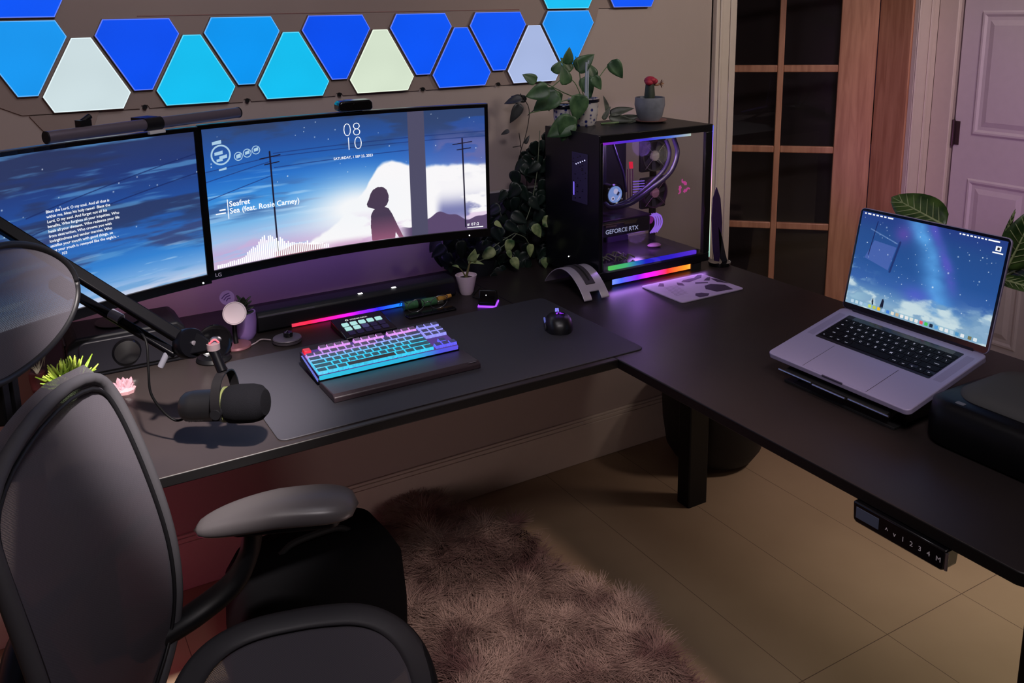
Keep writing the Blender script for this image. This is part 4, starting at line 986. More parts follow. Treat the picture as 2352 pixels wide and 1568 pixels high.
t = ob('phone', prism(rrect(.905, 1.050, 2.118, 2.150, .006), DZ, DZ+.005), gloss_black, bevel=.001); tag(t, 'thin dark bar-shaped case lying under the glasses', 'glasses case')
# ---- mouse
t = thing('mouse', 'black computer mouse with glowing violet emblem on the desk mat', 'mouse', (1.208, 1.845, DZ+.003), (0, 0, math.radians(-28))); t.scale = (1.08, 1.08, 1.05)
def blob(nx, ny, fn):
    bm = bmesh.new(); g = [[bm.verts.new(fn(i/nx, j/ny)) for i in range(nx+1)] for j in range(ny+1)]
    for j in range(ny):
        for i in range(nx): bm.faces.new((g[j][i], g[j][i+1], g[j+1][i+1], g[j+1][i]))
    return bm
def mouse_fn(u, v, lift=0.):
    # u around cross-section 0..1 (left to right over the top), v rear->front
    a = PI*u; s = v*2-1; prof = max(0, 1-abs(s)**3.2)**.45; w_ = (.031+.004*(-s)+.003*math.cos(3*s))*prof; h = (.038-.010*s-.010*s*s)*max(0, 1-abs(s)**4)**.5
    x = -w_*math.cos(a)*(abs(math.cos(a))**-.25 if abs(math.cos(a)) > .02 else 1); z = h*math.sin(a)**.75+lift*math.sin(a)
    return Vector((x, s*.060, z))
bm = blob(28, 28, mouse_fn); bmesh.ops.remove_doubles(bm, verts=bm.verts, dist=.0004)
ob('shell', bm, mat('mouse_black', S(22, 22, 26), .35, bump=.05), t, smooth='all')
ob('wheel', cyl((-.004, .034, .027), (.004, .034, .027), .010), led_white if False else mat('wheel_glow', S(30, 30, 34), .4, emit=S(120, 120, 220), es=1.2), t, smooth=True)
ob('button_split', box(-.0006, .0006, .012, .052, .020, .0335), gloss_black, t)
ob('side_button', prism(rrect(-.012, .018, .014, .021, .003), -.0345, -.031, axis='x'), mat('side_button', S(120, 125, 170), .3, emit=S(90, 100, 190), es=.6), t, bevel=.001)
ob('side_grip', prism(rrect(-.035, .010, .004, .016, .005), -.0345, -.031, axis='x'), mat('grip_grey', S(52, 50, 56), .6), t, bevel=.002)
def snake_mark(fn, bm, s=1.):
    """three intertwined curved strokes"""
    for k in range(3):
        a0 = math.radians(90+120*k)
        pts = [(math.cos(a0+d_)*r_, math.sin(a0+d_)*r_) for d_, r_ in ((-.9, .35), (-.5, .62), (0, .55), (.35, .75), (.2, 1.0))]
        for i in range(len(pts)-1):
            (x0, y0_), (x1, y1_) = pts[i], pts[i+1]; L_ = math.hypot(x1-x0, y1_-y0_); nx_, ny_ = -(y1_-y0_)/L_, (x1-x0)/L_; w_ = .19*(1-.2*i)
            poly_flat([((x0+nx_*w_)*s, (y0_+ny_*w_)*s), ((x1+nx_*w_)*s, (y1_+ny_*w_)*s), ((x1-nx_*w_)*s, (y1_-ny_*w_)*s), ((x0-nx_*w_)*s, (y0_-ny_*w_)*s)], fn, bm)
    return bm
bm = snake_mark(lambda x, y: Vector((x, -.024+y, .0452-(y)*.05-40*x*x*.25)), bmesh.new(), .011)
ob('emblem', bm, emis('violet_emblem', S(150, 50, 255), 1.6), t)
# ---- mouse dock
t = thing('charging_dock', 'small black angular charger dock with glowing violet base line', 'dock', (1.148, 2.115, DZ), (0, 0, math.radians(-38)))
ob('body', prism([(-.028, .004), (.028, .004), (.026, .016), (.012, .040), (-.012, .046), (-.026, .020)], -.024, .024, axis='x'), gloss_black, t, bevel=.003)
ob('glow_base', box(-.026, .026, -.030, .030, 0, .004), emis('violet_base', S(160, 70, 255), 1.6), t)
ob('contact', box(-.006, .006, -.012, 0, .0415, .0442), dark_metal, t)
ob('pin', cyl((-.003, -.018, .030), (-.003, -.020, .034), .001, n=8), led_white, t)
t = ob('dock_cable', tube([(1.152, 2.145, DZ+.004), (1.14, 2.19, DZ+.003), (1.155, 2.215, DZ+.003), (1.20, 2.26, DZ+.003)], .0018, 8), rubber, smooth=True); tag(t, 'thin dark cable running from the violet dock past the white pot', 'cable')
# ---- small white pot
t = thing('white_pot_plant', 'small white pot with a two-leafed seedling right of the sound bar', 'potted plant', (1.143, 2.244, DZ))
t.location.x = 1.200; t.location.y = 2.215
t.location = (1.150, 2.20, DZ) if False else (1.141, 2.236, DZ)
ob('pot', lathe([(0, 0), (.017, 0), (.021, .008), (.031, .054), (.032, .058), (.029, .058), (.027, .050), (0, .048)], 40), mat('pot_white', S(226, 205, 215), .35), t, smooth=True)
ob('soil', lathe([(0, .0495), (.027, .0495)], 20), mat('soil', S(35, 26, 20)), t)
bm = tube([(0, 0, .048), (.006, -.003, .075), (.012, -.006, .098)], [.0042, .0034, .0022], 8); tube([(0, 0, .048), (-.010, 0, .068), (-.02, .002, .082)], [.003, .0018, .001], 6, bm); ob('stem', bm, mat('stem_brown', S(96, 92, 54), .6), t, smooth=True)
bm = bmesh.new()
for p_, d_, n_, L_, W_ in (((.012, -.006, .098), (.10, -.35, .6), (-.1, -.9, .3), .045, .030), ((.012, -.006, .094), (.9, -.3, -.05), (0, -.3, 1), .042, .022), ((-.02, .002, .082), (-.8, -.2, .5), (0, -.5, 1), .028, .014), ((.008, -.004, .09), (.9, .2, .6), (0, -.4, 1), .05, .02)):
    leaf_bm(L_, W_, 8, .4, .15, bm, orient(p_, d_, n_))
finish(ob('foliage', bm, lf_var, t, smooth='all'))
# ---- arched aluminium laptop holder
t = thing('arched_stand', 'curved aluminium arch stand with dark rubber slot, left of the colour glow', 'laptop stand', (1.425, 2.075, DZ))
arc = [(-.004, .150), (.020, .140)]; 
def archz(s):  # s 0 rear .. 1 front
    return (.205*s-.03, .058*math.sin(PI*min(1, max(0, s)))**.8)
nS = 22; W2 = .038; th = .003
bm = bmesh.new(); prev = None
d_ = Vector((-.02, -1, 0)).normalized(); sd = Vector((1, -.02, 0)).normalized()
base = Vector((.0, .108, 0))
def archp(s, off, up_): 
    y_ = s*.215; z_ = .072*math.sin(PI*(.02+.97*s))**.75
    return base+d_*y_+sd*off+Vector((0, 0, z_+up_))
def arch_strip(o0, o1, s0, s1, u0, u1, bm, n_=22):
    prev = None
    for i in range(n_+1):
        s = s0+(s1-s0)*i/n_; c4 = [bm.verts.new(archp(s, o, u_)) for o, u_ in ((o0, u0), (o1, u0), (o1, u1), (o0, u1))]
        if prev:
            for k in range(4): bm.faces.new((prev[k], prev[(k+1) % 4], c4[(k+1) % 4], c4[k]))
        else: bm.faces.new(c4)
        prev = c4
    bm.faces.new(prev); return bm
alu = mat('arch_alu', S(205, 196, 212), .35, .45)
bm = arch_strip(-.0435, .0435, .0, .93, 0, .0035, bmesh.new()); arch_strip(-.0435, -.016, .92, 1.0, 0, .0035, bm, 4); arch_strip(.016, .0435, .92, 1.0, 0, .0035, bm, 4)
ob('arch', bm, alu, t, bevel=.001)
ob('rubber_slot', arch_strip(-.017, .015, .30, .86, .0036, .0062, bmesh.new()), mat('slot_rubber', S(58, 52, 60), .6), t, bevel=.001)
ob('groove', arch_strip(-.004, .002, .36, .82, .0062, .0067, bmesh.new()), rubber, t)
# ---- small pale mouse mat with dark shapes
pts4 = [at(1468, 662, 'z', DZ), at(1580, 697, 'z', DZ), at(1709, 663, 'z', DZ), at(1612, 632, 'z', DZ)]
t = thing('small_mouse_mat', 'small pale lilac mouse mat printed with dark brush shapes, below the computer tower', 'mouse mat', (1.607, 1.818, DZ))
ob('mat', prism(rrect(0, .238, 0, .185, .010), 0, .004), mat('mat_lilac', S(196, 180, 210), .6, var=.04), t, bevel=.001)
fm = lambda x, y: Vector((x*.238, y*.185, .0043))
bm = bmesh.new()
shapes = [[(.30, .04), (.42, .02), (.50, .10), (.44, .20), (.36, .22), (.30, .14)], [(.62, .10), (.86, .06), (.90, .30), (.78, .46), (.66, .44), (.58, .30)], [(.90, .48), (.99, .30), (.985, .62), (.94, .70)],
          [(.52, .80), (.60, .72), (.86, .80), (.96, .93), (.90, .95), (.78, .86), (.60, .86)], [(.40, .70), (.46, .62), (.50, .74), (.46, .82)], [(.62, .60), (.78, .52), (.80, .56), (.66, .66)], [(.80, .66), (.93, .76), (.97, .74), (.86, .60)], [(.16, .82), (.22, .76), (.30, .90), (.26, .94)]]
for s in shapes: poly_flat(s, fm, bm)
for k in range(9): poly_flat([(.10+.01*k, .30+.05*k), (.30+.01*k, .29+.05*k), (.30+.01*k, .296+.05*k), (.10+.01*k, .308+.05*k)], fm, bm)
ob('print', bm, mat('mat_print', S(56, 42, 66), .6), t)
# ================================================================== computer tower
PX, PYY, PZ = 1.482, 2.040, .866; PW, PD, PH = .428, .285, .436
pc = thing('computer_tower', 'large black glass-sided computer tower with violet lights, on the desk corner', 'computer', (PX, PYY, PZ))
def PL(px_, py_, yy): v = at(px_, py_, 'y', yy); return Vector((v.x-PX, v.y-PYY, v.z-PZ))
fr = mat('tower_black', S(14, 14, 18), .4, .3, var=.1)
bm = box(0, PW, 0, PD, PH-.022, PH)                 # top
box(0, PW, 0, PD, 0, .028, bm)                       # bottom
box(0, .012, 0, PD, .028, PH-.022, bm); box(PW-.028, PW, 0, .012, .028, PH-.022, bm); box(PW-.016, PW, PD-.02, PD, .028, PH-.022, bm)
ob('frame', bm, fr, pc, bevel=.002)
ob('front_panel', prism(rrect(0.0, PD, -.004, PH+.001, .004), -.004, 0, axis='x'), mat('tower_front', S(13, 14, 22), .3, coat=.2), pc)
tgl = clear_glass('tower_glass', (.86, .86, .9, 1))
ob('glass_panel', box(.012, PW-.028, -.004, -.0015, .026, PH-.020), tgl, pc)
bm = bmesh.new()
for k in range(30):
    for j in range(10): box(.10+.0042*j, .1015+.0042*j, -.001, -.001, .2, .2) if False else None
# port cluster on the front panel
bm = box(-.0062, -.004, .055, .135, .225, .375); ob('port_plate', bm, mat('port_plate', S(66, 58, 100), .5, .2), pc, bevel=.001)
bm = bmesh.new(); rnd = random.Random(5)
for k in range(26):
    yy = rnd.choice([.062, .075, .088, .101, .114, .124]); zz = .235+.0052*k; box(-.0068, -.0062, yy, yy+rnd.uniform(.003, .010), zz, zz+.0024, bm)
ob('port_slots', bm, gloss_black, pc)
ob('power_glow', box(-.0070, -.0060, .122, .1255, .245, .285), emis('violet_led', S(120, 100, 255), 1.5), pc)
bm = bmesh.new()
for k in range(5): box(-.0070, -.0062, .065+.011*k, .070+.011*k, .355-.004*k, .358-.004*k, bm)
ob('status_light', bm, emis('pale_led', S(200, 200, 240), 1.2), pc)
ob('status_light', lathe([(0, -.0018), (.0016, 0), (.0016, .001), (0, .001)], 10, M=Matrix.Translation((-.005, .155, .045)) @ Matrix.Rotation(-PI/2, 4, 'Y')), led_white, pc)
ob('rear_tray', box(.012, .290, PD-.03, PD-.022, .028, PH-.022), mat('tray', S(26, 24, 34), .5, var=.2, vscale=12), pc)
ob('motherboard', box(.014, .20, PD-.036, PD-.030, .11, .40), mat('pcb', S(32, 28, 44), .45, var=.3, vscale=60), pc)
ob('rear_cover_plate', box(.014, .145, PD-.045, PD-.036, .31, .40), mat('io_cover', S(120, 122, 96), .6), pc, bevel=.003)
ob('vent_bracket', box(.014, .10, PD-.075, PD-.036, .235, .31), fr, pc, bevel=.006)
ob('center_strut', box(.148, .178, PD-.075, PD-.045, .19, PH-.022), mat('strut', S(24, 18, 44), .4), pc, bevel=.002)
# cpu block with lit display
c = PL(1411, 446, 2.19); Mc = Matrix.Translation(c) @ Matrix.Rotation(PI/2, 4, 'X')
ob('cooler_ring', lathe([(.026, -.03), (.034, -.03), (.035, .004), (.031, .008), (.026, .004)], 40, M=Mc), gloss_black, pc, smooth=True)
ob('cooler_display', lathe([(0, .0045), (.0265, .0045)], 40, M=Mc), emis('cooler_blue', S(140, 170, 235), .95), pc)
fd = lambda x, y: c+Vector((x, -.0052, y))
bm = bmesh.new(); poly_flat([(x, y) for x, y in circle(.002, .010, .009, 16)], fd, bm); poly_flat([(.004, -.02), (.022, .002), (.020, -.008), (.012, -.018)], fd, bm); poly_flat([(x, y) for x, y in circle(-.009, -.012, .007, 14)], fd, bm)
ob('display_shape', bm, emis('display_pale', S(205, 200, 235), 1), pc)
bm = bmesh.new(); poly_flat([(x, y) for x, y in circle(-.009, -.0125, .003, 12)], lambda x, y: fd(x, y)-Vector((0, .0006, 0)), bm); poly_flat([(.004, -.002), (.010, .010), (.017, .004), (.010, -.004)], lambda x, y: fd(x, y)-Vector((0, .0006, 0)), bm)
ob('display_shape', bm, mat('display_dark', S(70, 80, 110), .5), pc)
# coolant hoses
hose = mat('hose', S(60, 48, 84), .3, coat=.3)
ob('hose', tube([PL(1548, 318, 2.12), PL(1556, 352, 2.09), PL(1540, 395, 2.09), PL(1500, 430, 2.09), PL(1450, 466, 2.10), PL(1405, 477, 2.14), PL(1390, 468, 2.17)], .0075, 14), hose, pc, smooth=True)
ob('hose', tube([PL(1530, 322, 2.15), PL(1538, 350, 2.13), PL(1528, 385, 2.12), PL(1492, 424, 2.12), PL(1445, 460, 2.13), PL(1412, 474, 2.16)], .0065, 14), hose, pc, smooth=True)
ob('cable', tube([PL(1408, 330, 2.16), PL(1418, 360, 2.16), PL(1432, 400, 2.18), PL(1438, 440, 2.2)], .004, 8), mat('cable_violet', S(50, 36, 90), .4), pc, smooth=True)
bm = bmesh.new()
for k in range(3): tube([PL(1441+k*6, 388, 2.19), PL(1442+k*6, 462, 2.19)], .0018, 6, bm, smooth=False)
ob('memory_stick', bm, mat('memory_rose', S(130, 80, 100), .35, .5), pc)
ob('memory_light', tube([PL(1449, 372, 2.19), PL(1450, 386, 2.19)], .006, 10, smooth=False), emis('red_led', S(235, 40, 70), 1.1), pc, smooth=True)
# fan block with two fans
for (x_, z_, tone) in ((1506, 358, 0), (1506, 443, 1)):
    cc = PL(x_, z_, 2.235); fm_ = Matrix.Translation(cc) @ Matrix.Rotation(PI/2, 4, 'X')
    fan_c = mat('fan_olive', S(66, 68, 52), .45) if not tone else mat('fan_rose', S(72, 46, 66), .45)
    bm = bmesh.new(); R_ = .049
    outer = rrect(-.052, .052, -.052, .052, .006, 4); 
    bm = prism([(x, y) for x, y in outer], -.022, -.012); 
    for v in bm.verts: v.co = fm_ @ v.co
    ob('fan_frame', bm, mat('fan_frame', S(24, 24, 26), .5), pc, bevel=.001)
    bm = lathe([(.047, -.0115), (.051, -.0115), (.051, .0), (.047, .0), (.047, -.0115)], 36, M=fm_); ob('fan_ring', bm, fan_c, pc, smooth=True)
    bm = bmesh.new()
    for k in range(7):
        a = 2*PI*k/7; pts = [(.012, -.006), (.046, .002), (.045, .018), (.013, .006)]
        q4 = [bm.verts.new(fm_ @ (Matrix.Rotation(a, 4, 'Z') @ Vector((x, y, -.008+.10*y)))) for x, y in pts]; bm.faces.new(q4)
    ob('fan_blades', bm, mat('fan_blade', S(52, 52, 56), .45), pc).modifiers.new('s', 'SOLIDIFY').thickness = .001
    bm = lathe([(0, 0), (.0165, 0), (.0175, -.003), (.0175, -.01), (0, -.01)], 8, M=fm_ @ Matrix.Rotation(PI/8, 4, 'Z')); ob('fan_hub', bm, mat('hub_olive', S(170, 168, 130), .5) if not tone else mat('hub_rose', S(180, 130, 138), .5), pc)
    ob('hub_badge', bmesh.new() if False else prism([(x, y) for x, y in [(cc.x-.013, cc.z+.001), (cc.x+.013, cc.z+.003), (cc.x+.013, cc.z+.009), (cc.x-.013, cc.z+.007)]], cc.y-.0012, cc.y-.0004, axis='y'), mat('badge_pale', S(190, 188, 150), .4) if not tone else mat('badge_pink', S(205, 160, 165), .4), pc)
    bm = bmesh.new()
    for a in (45, 135, 225, 315):
        a = math.radians(a); v1 = fm_ @ Vector((.017*math.cos(a), .017*math.sin(a), 0)); v2 = fm_ @ Vector((.058*math.cos(a), .058*math.sin(a), 0)); tube([v1, v2], .0010, 6, bm, smooth=False)
    ob('fan_strut', bm, mat('strut_pale', S(150, 145, 125), .4, .5) if not tone else mat('strut_rose', S(150, 115, 125), .4, .5), pc)
# comb of lit cables near the top of the board
bm = bmesh.new()
for k in range(6): tube([PL(1454, 417+k*6, 2.17), PL(1480, 415+k*6, 2.17)], .0016, 6, bm, smooth=False)
ob('lit_cable', bm, emis('violet_cable', S(150, 110, 240), .9), pc)
# graphics card
g0, g1 = PL(1378, 548, 2.10), PL(1512, 520, 2.10)
gz = .110
bm = box(.012, .232, .055, .20, gz+.005, gz+.052); ob('card_shroud', bm, mat('card_dark', S(44, 44, 50), .35, .4), pc, bevel=.003)
ob('card_backplate', box(.012, .236, .054, .205, gz+.053, gz+.058), mat('backplate', S(70, 44, 84), .3, .6), pc, bevel=.001)
ob('card_edge', box(.012, .18, .0525, .055, gz+.044, gz+.048), mat('card_gold', S(120, 110, 80), .35, .6), pc)
bm = box(.06, .10, .0515, .0545, gz+.036, gz+.042); box(.13, .175, .0515, .0545, gz+.038, gz+.044, bm); ob('card_edge', bm, mat('card_gold'), pc)
ob('board_shield', box(.20, .29, PD-.05, PD-.036, .03, .12), mat('shield_violet', S(60, 44, 80), .5), pc, bevel=.004)
bm = text_bm('GEFORCE RTX', .019, lambda x, y: Vector((.060+x, .0535, gz+.016+y)), spacing=1.0); ob('card_lettering', bm, emis('card_text', S(190, 195, 230), .9), pc)
bm = bmesh.new()
for k in range(4):
    x_ = .236+.0085*k; tube([(x_-.006, .058, gz+.056), (x_+.010, .052, gz+.045), (x_+.012, .050, gz+.02), (x_-.004, .054, gz-.004)], .0026, 8, bm)
ob('lit_cable', bm, emis('violet_cable2', S(170, 120, 250), 1.0), pc, smooth=True)
ob('magenta_plug', cyl((.285, .12, gz+.02), (.285, .15, gz+.02), .014), mat('plug_magenta', S(120, 40, 110), .4, emit=S(150, 40, 140), es=.4), pc)
# floor of the case, led edges
ob('lower_shelf', box(.012, .395, .014, PD-.022, .030, .040), mat('shelf', S(60, 50, 66), .2, var=.3, vscale=25), pc)
ob('pebble', lathe([(0, 0), (.014, .002), (.017, .006), (.012, .011), (0, .012)], 10, M=Matrix.Translation((.295, .11, .040)) @ Matrix.Scale(1.5, 4, (1, 0, 0))), mat('pebble', S(190, 140, 165), .6), pc, smooth=True)
bm = bmesh.new(); rnd = random.Random(9)
for k in range(14):
    x_ = .02+rnd.random()*.12; y_ = .03+rnd.random()*.12; tube([(x_, y_, .044), (x_+.012, y_+.004, .056), (x_+.03, y_+rnd.uniform(-.02, .02), .046)], .0022, 6, bm, 4)
ob('loose_cable', bm, mat('loose_cable', S(120, 118, 92), .4), pc, smooth=True)
low = [(0, S(90, 220, 90)), (.18, S(70, 210, 130)), (.30, S(40, 130, 210)), (.40, S(40, 40, 220)), (.7, S(60, 40, 230)), (1, S(110, 60, 240))]
ob('light_strip', box(.040, .378, .004, .013, .029, .040), emis_ramp('tower_low_glow', low, 'X', .04, .378, 1.1), pc)
hi = [(0, S(150, 40, 200)), (.2, S(100, 50, 220)), (.5, S(70, 60, 235)), (.75, S(90, 130, 240)), (1, S(200, 220, 200))]
ob('light_strip', box(.008, .345, .006, .012, PH-.030, PH-.023), emis_ramp('tower_high_glow', hi, 'X', .01, .345, 1.2), pc)
sidec = [(0, S(160, 240, 220)), (.3, S(210, 215, 190)), (.5, S(240, 190, 170)), (.75, S(190, 120, 240)), (1, S(70, 100, 250))]
ob('light_strip', box(PW, PW+.0022, 0, .004, .012, PH-.004), emis_ramp('tower_side_glow', sidec, 'Z', 0, PH, 1.1), pc)
for x_, y_ in ((.03, .02), (.03, .24), (.38, .02), (.38, .24)): ob('foot', box(x_-.02, x_+.02, y_-.015, y_+.03, DZ-PZ, 0), rubber, pc)
ug = [(0, S(120, 150, 240)), (.2, S(60, 80, 240)), (.36, S(110, 30, 230)), (.5, S(220, 20, 190)), (.66, S(235, 40, 40)), (.85, S(250, 120, 30)), (1, S(255, 180, 80))]
ob('underglow_strip', box(.01, .40, .010, .016, -.019, -.0005), emis_ramp('tower_underglow', ug, 'X', .01, .40, 2.0), pc)
bm = snake_mark(lambda x, y: PL(1570, 430, PYY-.0045)+Vector((x, 0, y)), bmesh.new(), .027); ob('emblem', bm, mat('pink_sticker', S(200, 80, 160), .5, emit=S(200, 80, 160), es=.35), pc)
bm = bmesh.new(); 
# ---- pots on the tower
TZ = PZ+PH
t = thing('saucer', 'round terracotta saucer on top of the tower under the grafted cactus pot', 'saucer', (1.795, 2.200, TZ))
ob('dish', lathe([(0, 0), (.036, 0), (.050, .006), (.051, .009), (.047, .0085), (.034, .004), (0, .004)], 48), mat('terracotta_rose', S(140, 102, 96), .6), t, smooth=True)
t = thing('cactus_pot', 'grafted cactus with red top in a grey marbled pot on the tower', 'potted plant', (1.790, 2.200, TZ+.0048)); t.scale = (1.2, 1.2, 1.12)
m = mat('marbled_pot', S(120, 124, 134), .4, var=.3, vscale=26); ob('pot', lathe([(0, 0), (.024, 0), (.033, .012), (.040, .045), (.0385, .066), (.036, .066), (.037, .045), (.03, .040), (0, .040)], 44), m, t, smooth=True)
bm = bmesh.new(); n_ = 15
rings = []
for k, z in enumerate(np.linspace(.04, .105, 7)):
    rings.append([bm.verts.new(((.0135-.001*abs(k-3))*(1+.12*math.cos(3*a))*math.cos(a), (.0135-.001*abs(k-3))*(1+.12*math.cos(3*a))*math.sin(a), z)) for a in np.linspace(0, 2*PI, 24, endpoint=False)])
for a, b_ in zip(rings[:-1], rings[1:]):
    for j in range(24): bm.faces.new((a[j], a[(j+1) % 24], b_[(j+1) % 24], b_[j]))
ob('stem', bm, mat('cactus_green', S(52, 62, 50), .6), t, smooth='all')
bm = bmesh.new()
for p_, r_ in (((0, 0, .112), .016), ((-.008, -.006, .108), .011), ((.009, -.004, .110), .011), ((0, -.010, .114), .009), ((.012, .004, .105), .008)): lathe([(r_*math.sin(a), -r_*math.cos(a)*.8) for a in np.linspace(0, PI, 7)], 10, bm, Matrix.Translation(p_))
ob('red_graft', bm, mat('graft_red', S(168, 40, 62), .6, bump=.4, bscale=120), t, smooth=True, label='crimson cactus head')
bm = bmesh.new()
for k in range(9):
    a = 2*PI*k/9; leaf_bm(.014, .007, 5, .2, .2, bm, orient((.030, -.003, .102), (.5*math.cos(a)+.5, -.3, .8*math.sin(a)), (1, -.4, 0)))
tube([(.014, -.002, .10), (.022, -.003, .099), (.030, -.003, .102)], .003, 8, bm); ob('flower', bm, mat('dry_flower', S(150, 110, 84), .7), t, smooth='all')
t = thing('patterned_pot_plant', 'climbing vine in a white pot with dark rim and blue pattern on the tower', 'potted plant', (1.585, 2.27, TZ))
bm = lathe([(0, 0), (.034, 0), (.040, .01), (.046, .045), (.046, .070), (.048, .074), (.048, .084), (.044, .084), (.043, .072), (0, .068)], 44)
m = bpy.data.materials.new('blue_white_glaze'); m.use_nodes = True; n = m.node_tree.nodes; l = m.node_tree.links; b = n['Principled BSDF']; tc = n.new('ShaderNodeTexCoord'); vo = n.new('ShaderNodeTexVoronoi'); vo.inputs['Scale'].default_value = 70; l.new(tc.outputs['Object'], vo.inputs['Vector']); cr = n.new('ShaderNodeValToRGB'); cr.color_ramp.elements[0].color = S(30, 40, 110); cr.color_ramp.elements[1].color = S(196, 190, 190); cr.color_ramp.elements[0].position = .25; cr.color_ramp.elements[1].position = .42; l.new(vo.outputs['Distance'], cr.inputs[0]); l.new(cr.outputs[0], b.inputs['Base Color']); b.inputs['Roughness'].default_value = .2
MATS['blue_white_glaze'] = m; ob('pot', bm, m, t, smooth=True)
ob('rim_band', lathe([(.0465, .071), (.0495, .073), (.0495, .081), (.0465, .083)], 44), mat('rim_navy', S(14, 16, 30), .25), t, smooth=True)
root = Vector((1.585, 2.27, TZ+.07))
def px_leaf(bm, px_, py_, yy, size, ang_, roll=0, wr=.72, fold=.3, droop=.15, facing=(-.45, -.85, .30)):
    """a leaf whose stalk end is at the given place, blade direction given in the vertical plane facing the room"""
    p_ = at(px_, py_, 'y', yy); a = math.radians(ang_); R_ = Vector((.866, -.5, 0))
    d = R_*math.cos(a)+Vector((0, 0, 1))*math.sin(a)+Vector((-.2, -.45, 0))*.35*math.sin(roll)
    nf = Vector(facing)+Vector((math.sin(roll*3)*.5, 0, math.cos(roll*2)*.35))
    leaf_bm(size, size*wr, 9, fold, droop, bm, orient(p_, d, nf), heart=.12); return p_
bm = bmesh.new()
L = [(1232, 188, .055, 150, 1), (1262, 205, .085, 195, 2), (1252, 208, .075, -75, .4), (1285, 215, .11, -150, .3), (1300, 195, .07, 100, .8), (1322, 160, .085, 40, 1.2), (1310, 165, .06, 120, .2), (1345, 175, .08, -80, 1.6), (1330, 215, .10, -95, .2), (1362, 175, .055, -60, 2), (1365, 178, .055, 110, .1),
     (1405, 138, .075, -62, 1.4), (1290, 260, .12, -60, .9), (1318, 275, .11, -150, 1.5), (1305, 262, .10, -100, .3), (1345, 262, .09, -115, .7), (1290, 232, .09, 160, 1.8), (1272, 168, .05, 60, 1.1), (1300, 148, .06, 75, .5)]
for px_, py_, s, a, r_ in L: px_leaf(bm, px_, py_, 2.24+.05*math.sin(px_), s*.86, a, r_)
finish(ob('foliage', bm, lf_mid, t, smooth='all', loc=(-1.585, -2.27, -TZ)))
bm = bmesh.new()
def vine(P_, yy, r_=.0016, b=None):
    tube([at(x, y, 'y', yy) for x, y in P_], r_, 6, b if b is not None else bm, 5)
for P_ in ([(1345, 235), (1335, 200), (1330, 160), (1322, 130)], [(1350, 235), (1365, 195), (1385, 165), (1405, 140)], [(1340, 235), (1320, 190), (1295, 180), (1262, 205)], [(1340, 230), (1300, 215), (1250, 190), (1232, 188)], [(1335, 235), (1300, 230), (1255, 250), (1215, 260)], [(1345, 232), (1352, 205), (1348, 180)]): vine(P_, 2.262)
ob('stems', bm, mat('vine_green', S(86, 112, 70), .5), t, smooth='all', loc=(-1.585, -2.27, -TZ))
tube_b = cyl((1.575, 2.245, TZ+.07), (1.577, 2.243, TZ+.195), .0035, n=10); cyl((1.584, 2.247, TZ+.07), (1.586, 2.245, TZ+.20), .003, n=10, bm=tube_b); ob('plant_label_stake', tube_b, mat('clear_stake', S(170, 180, 190), .2, coat=.5), t, loc=(-1.585, -2.27, -TZ))
# second little pot left of it (navy rim) and dark leaves beside
t = thing('navy_rim_pot', 'small patterned pot with navy rim half hidden left behind the vine leaves', 'pot', (1.503, 2.26, TZ))
ob('pot', lathe([(0, 0), (.022, 0), (.030, .03), (.032, .068), (.029, .068), (0, .06)], 36), MATS['blue_white_glaze'], t, smooth=True)
ob('rim_band', lathe([(.0325, .058), (.034, .060), (.034, .068), (.0325, .070)], 36), MATS['rim_navy'], t, smooth=True)
t = thing('dark_leaf_plant', 'low dark spiky-leafed plant lying between the patterned pot and cactus saucer', 'plant', (1.70, 2.25, TZ))
bm = bmesh.new()
for px_, py_, s, a, r_ in ((1395, 262, .075, 100, .5), (1398, 268, .10, -10, 1.2), (1400, 262, .10, 15, .3), (1420, 275, .09, 10, 2), (1385, 275, .06, 60, .1), (1440, 272, .06, -20, 1), (1412, 280, .09, 4, .6)): px_leaf(bm, px_, py_, 2.25, s*.8, a, r_, .36, .4, .1)
for p_ in ((1.66, 2.25), (1.70, 2.24)): pass
finish(ob('foliage', bm, leaf_mat('leaf_silverdark', S(34, 38, 36), S(92, 98, 86)), t, smooth='all', loc=(-1.70, -2.25, -TZ)))
ob('runner', tube([at(1380, 284, 'z', TZ+.003)-Vector((1.70, 2.25, TZ)), at(1410, 282, 'z', TZ+.004)-Vector((1.70, 2.25, TZ)), at(1440, 279, 'z', TZ+.003)-Vector((1.70, 2.25, TZ))], .003, 8), mat('vine_green'), t, smooth=True)
# ---- dark trailing mass of leaves between monitor and tower
t = thing('trailing_vine', 'dense dark trailing vine hanging between the wide monitor and the tower', 'plant', (1.33, 2.36, DZ))
rnd = random.Random(21); o3 = (-1.33, -2.36, -DZ)
bm = bmesh.new(); n_l = 0
poly = [(1240, 290), (1330, 300), (1345, 420), (1330, 520), (1290, 600), (1235, 645), (1130, 640), (1020, 600), (985, 560), (1030, 530), (1125, 530), (1150, 460), (1180, 380), (1200, 320)]
def inside(x, y):
    c_ = False
    for i in range(len(poly)):
        (x0, y0_), (x1, y1_) = poly[i], poly[(i+1) % len(poly)]
        if (y0_ > y) != (y1_ > y) and x < (x1-x0)*(y-y0_)/(y1_-y0_)+x0: c_ = not c_
    return c_
while n_l < 250:
    x, y = rnd.uniform(980, 1350), rnd.uniform(285, 650)
    if not inside(x, y): continue
    yy = rnd.uniform(2.34, 2.47) if x < 1260 else rnd.uniform(2.35, 2.47)
    px_leaf(bm, x, y, yy, rnd.uniform(.035, .065), rnd.uniform(-150, -30), rnd.uniform(0, 6), .66, .3, .2); n_l += 1
finish(ob('foliage', bm, lf_dark, t, smooth='all', loc=o3))
bm = bmesh.new()
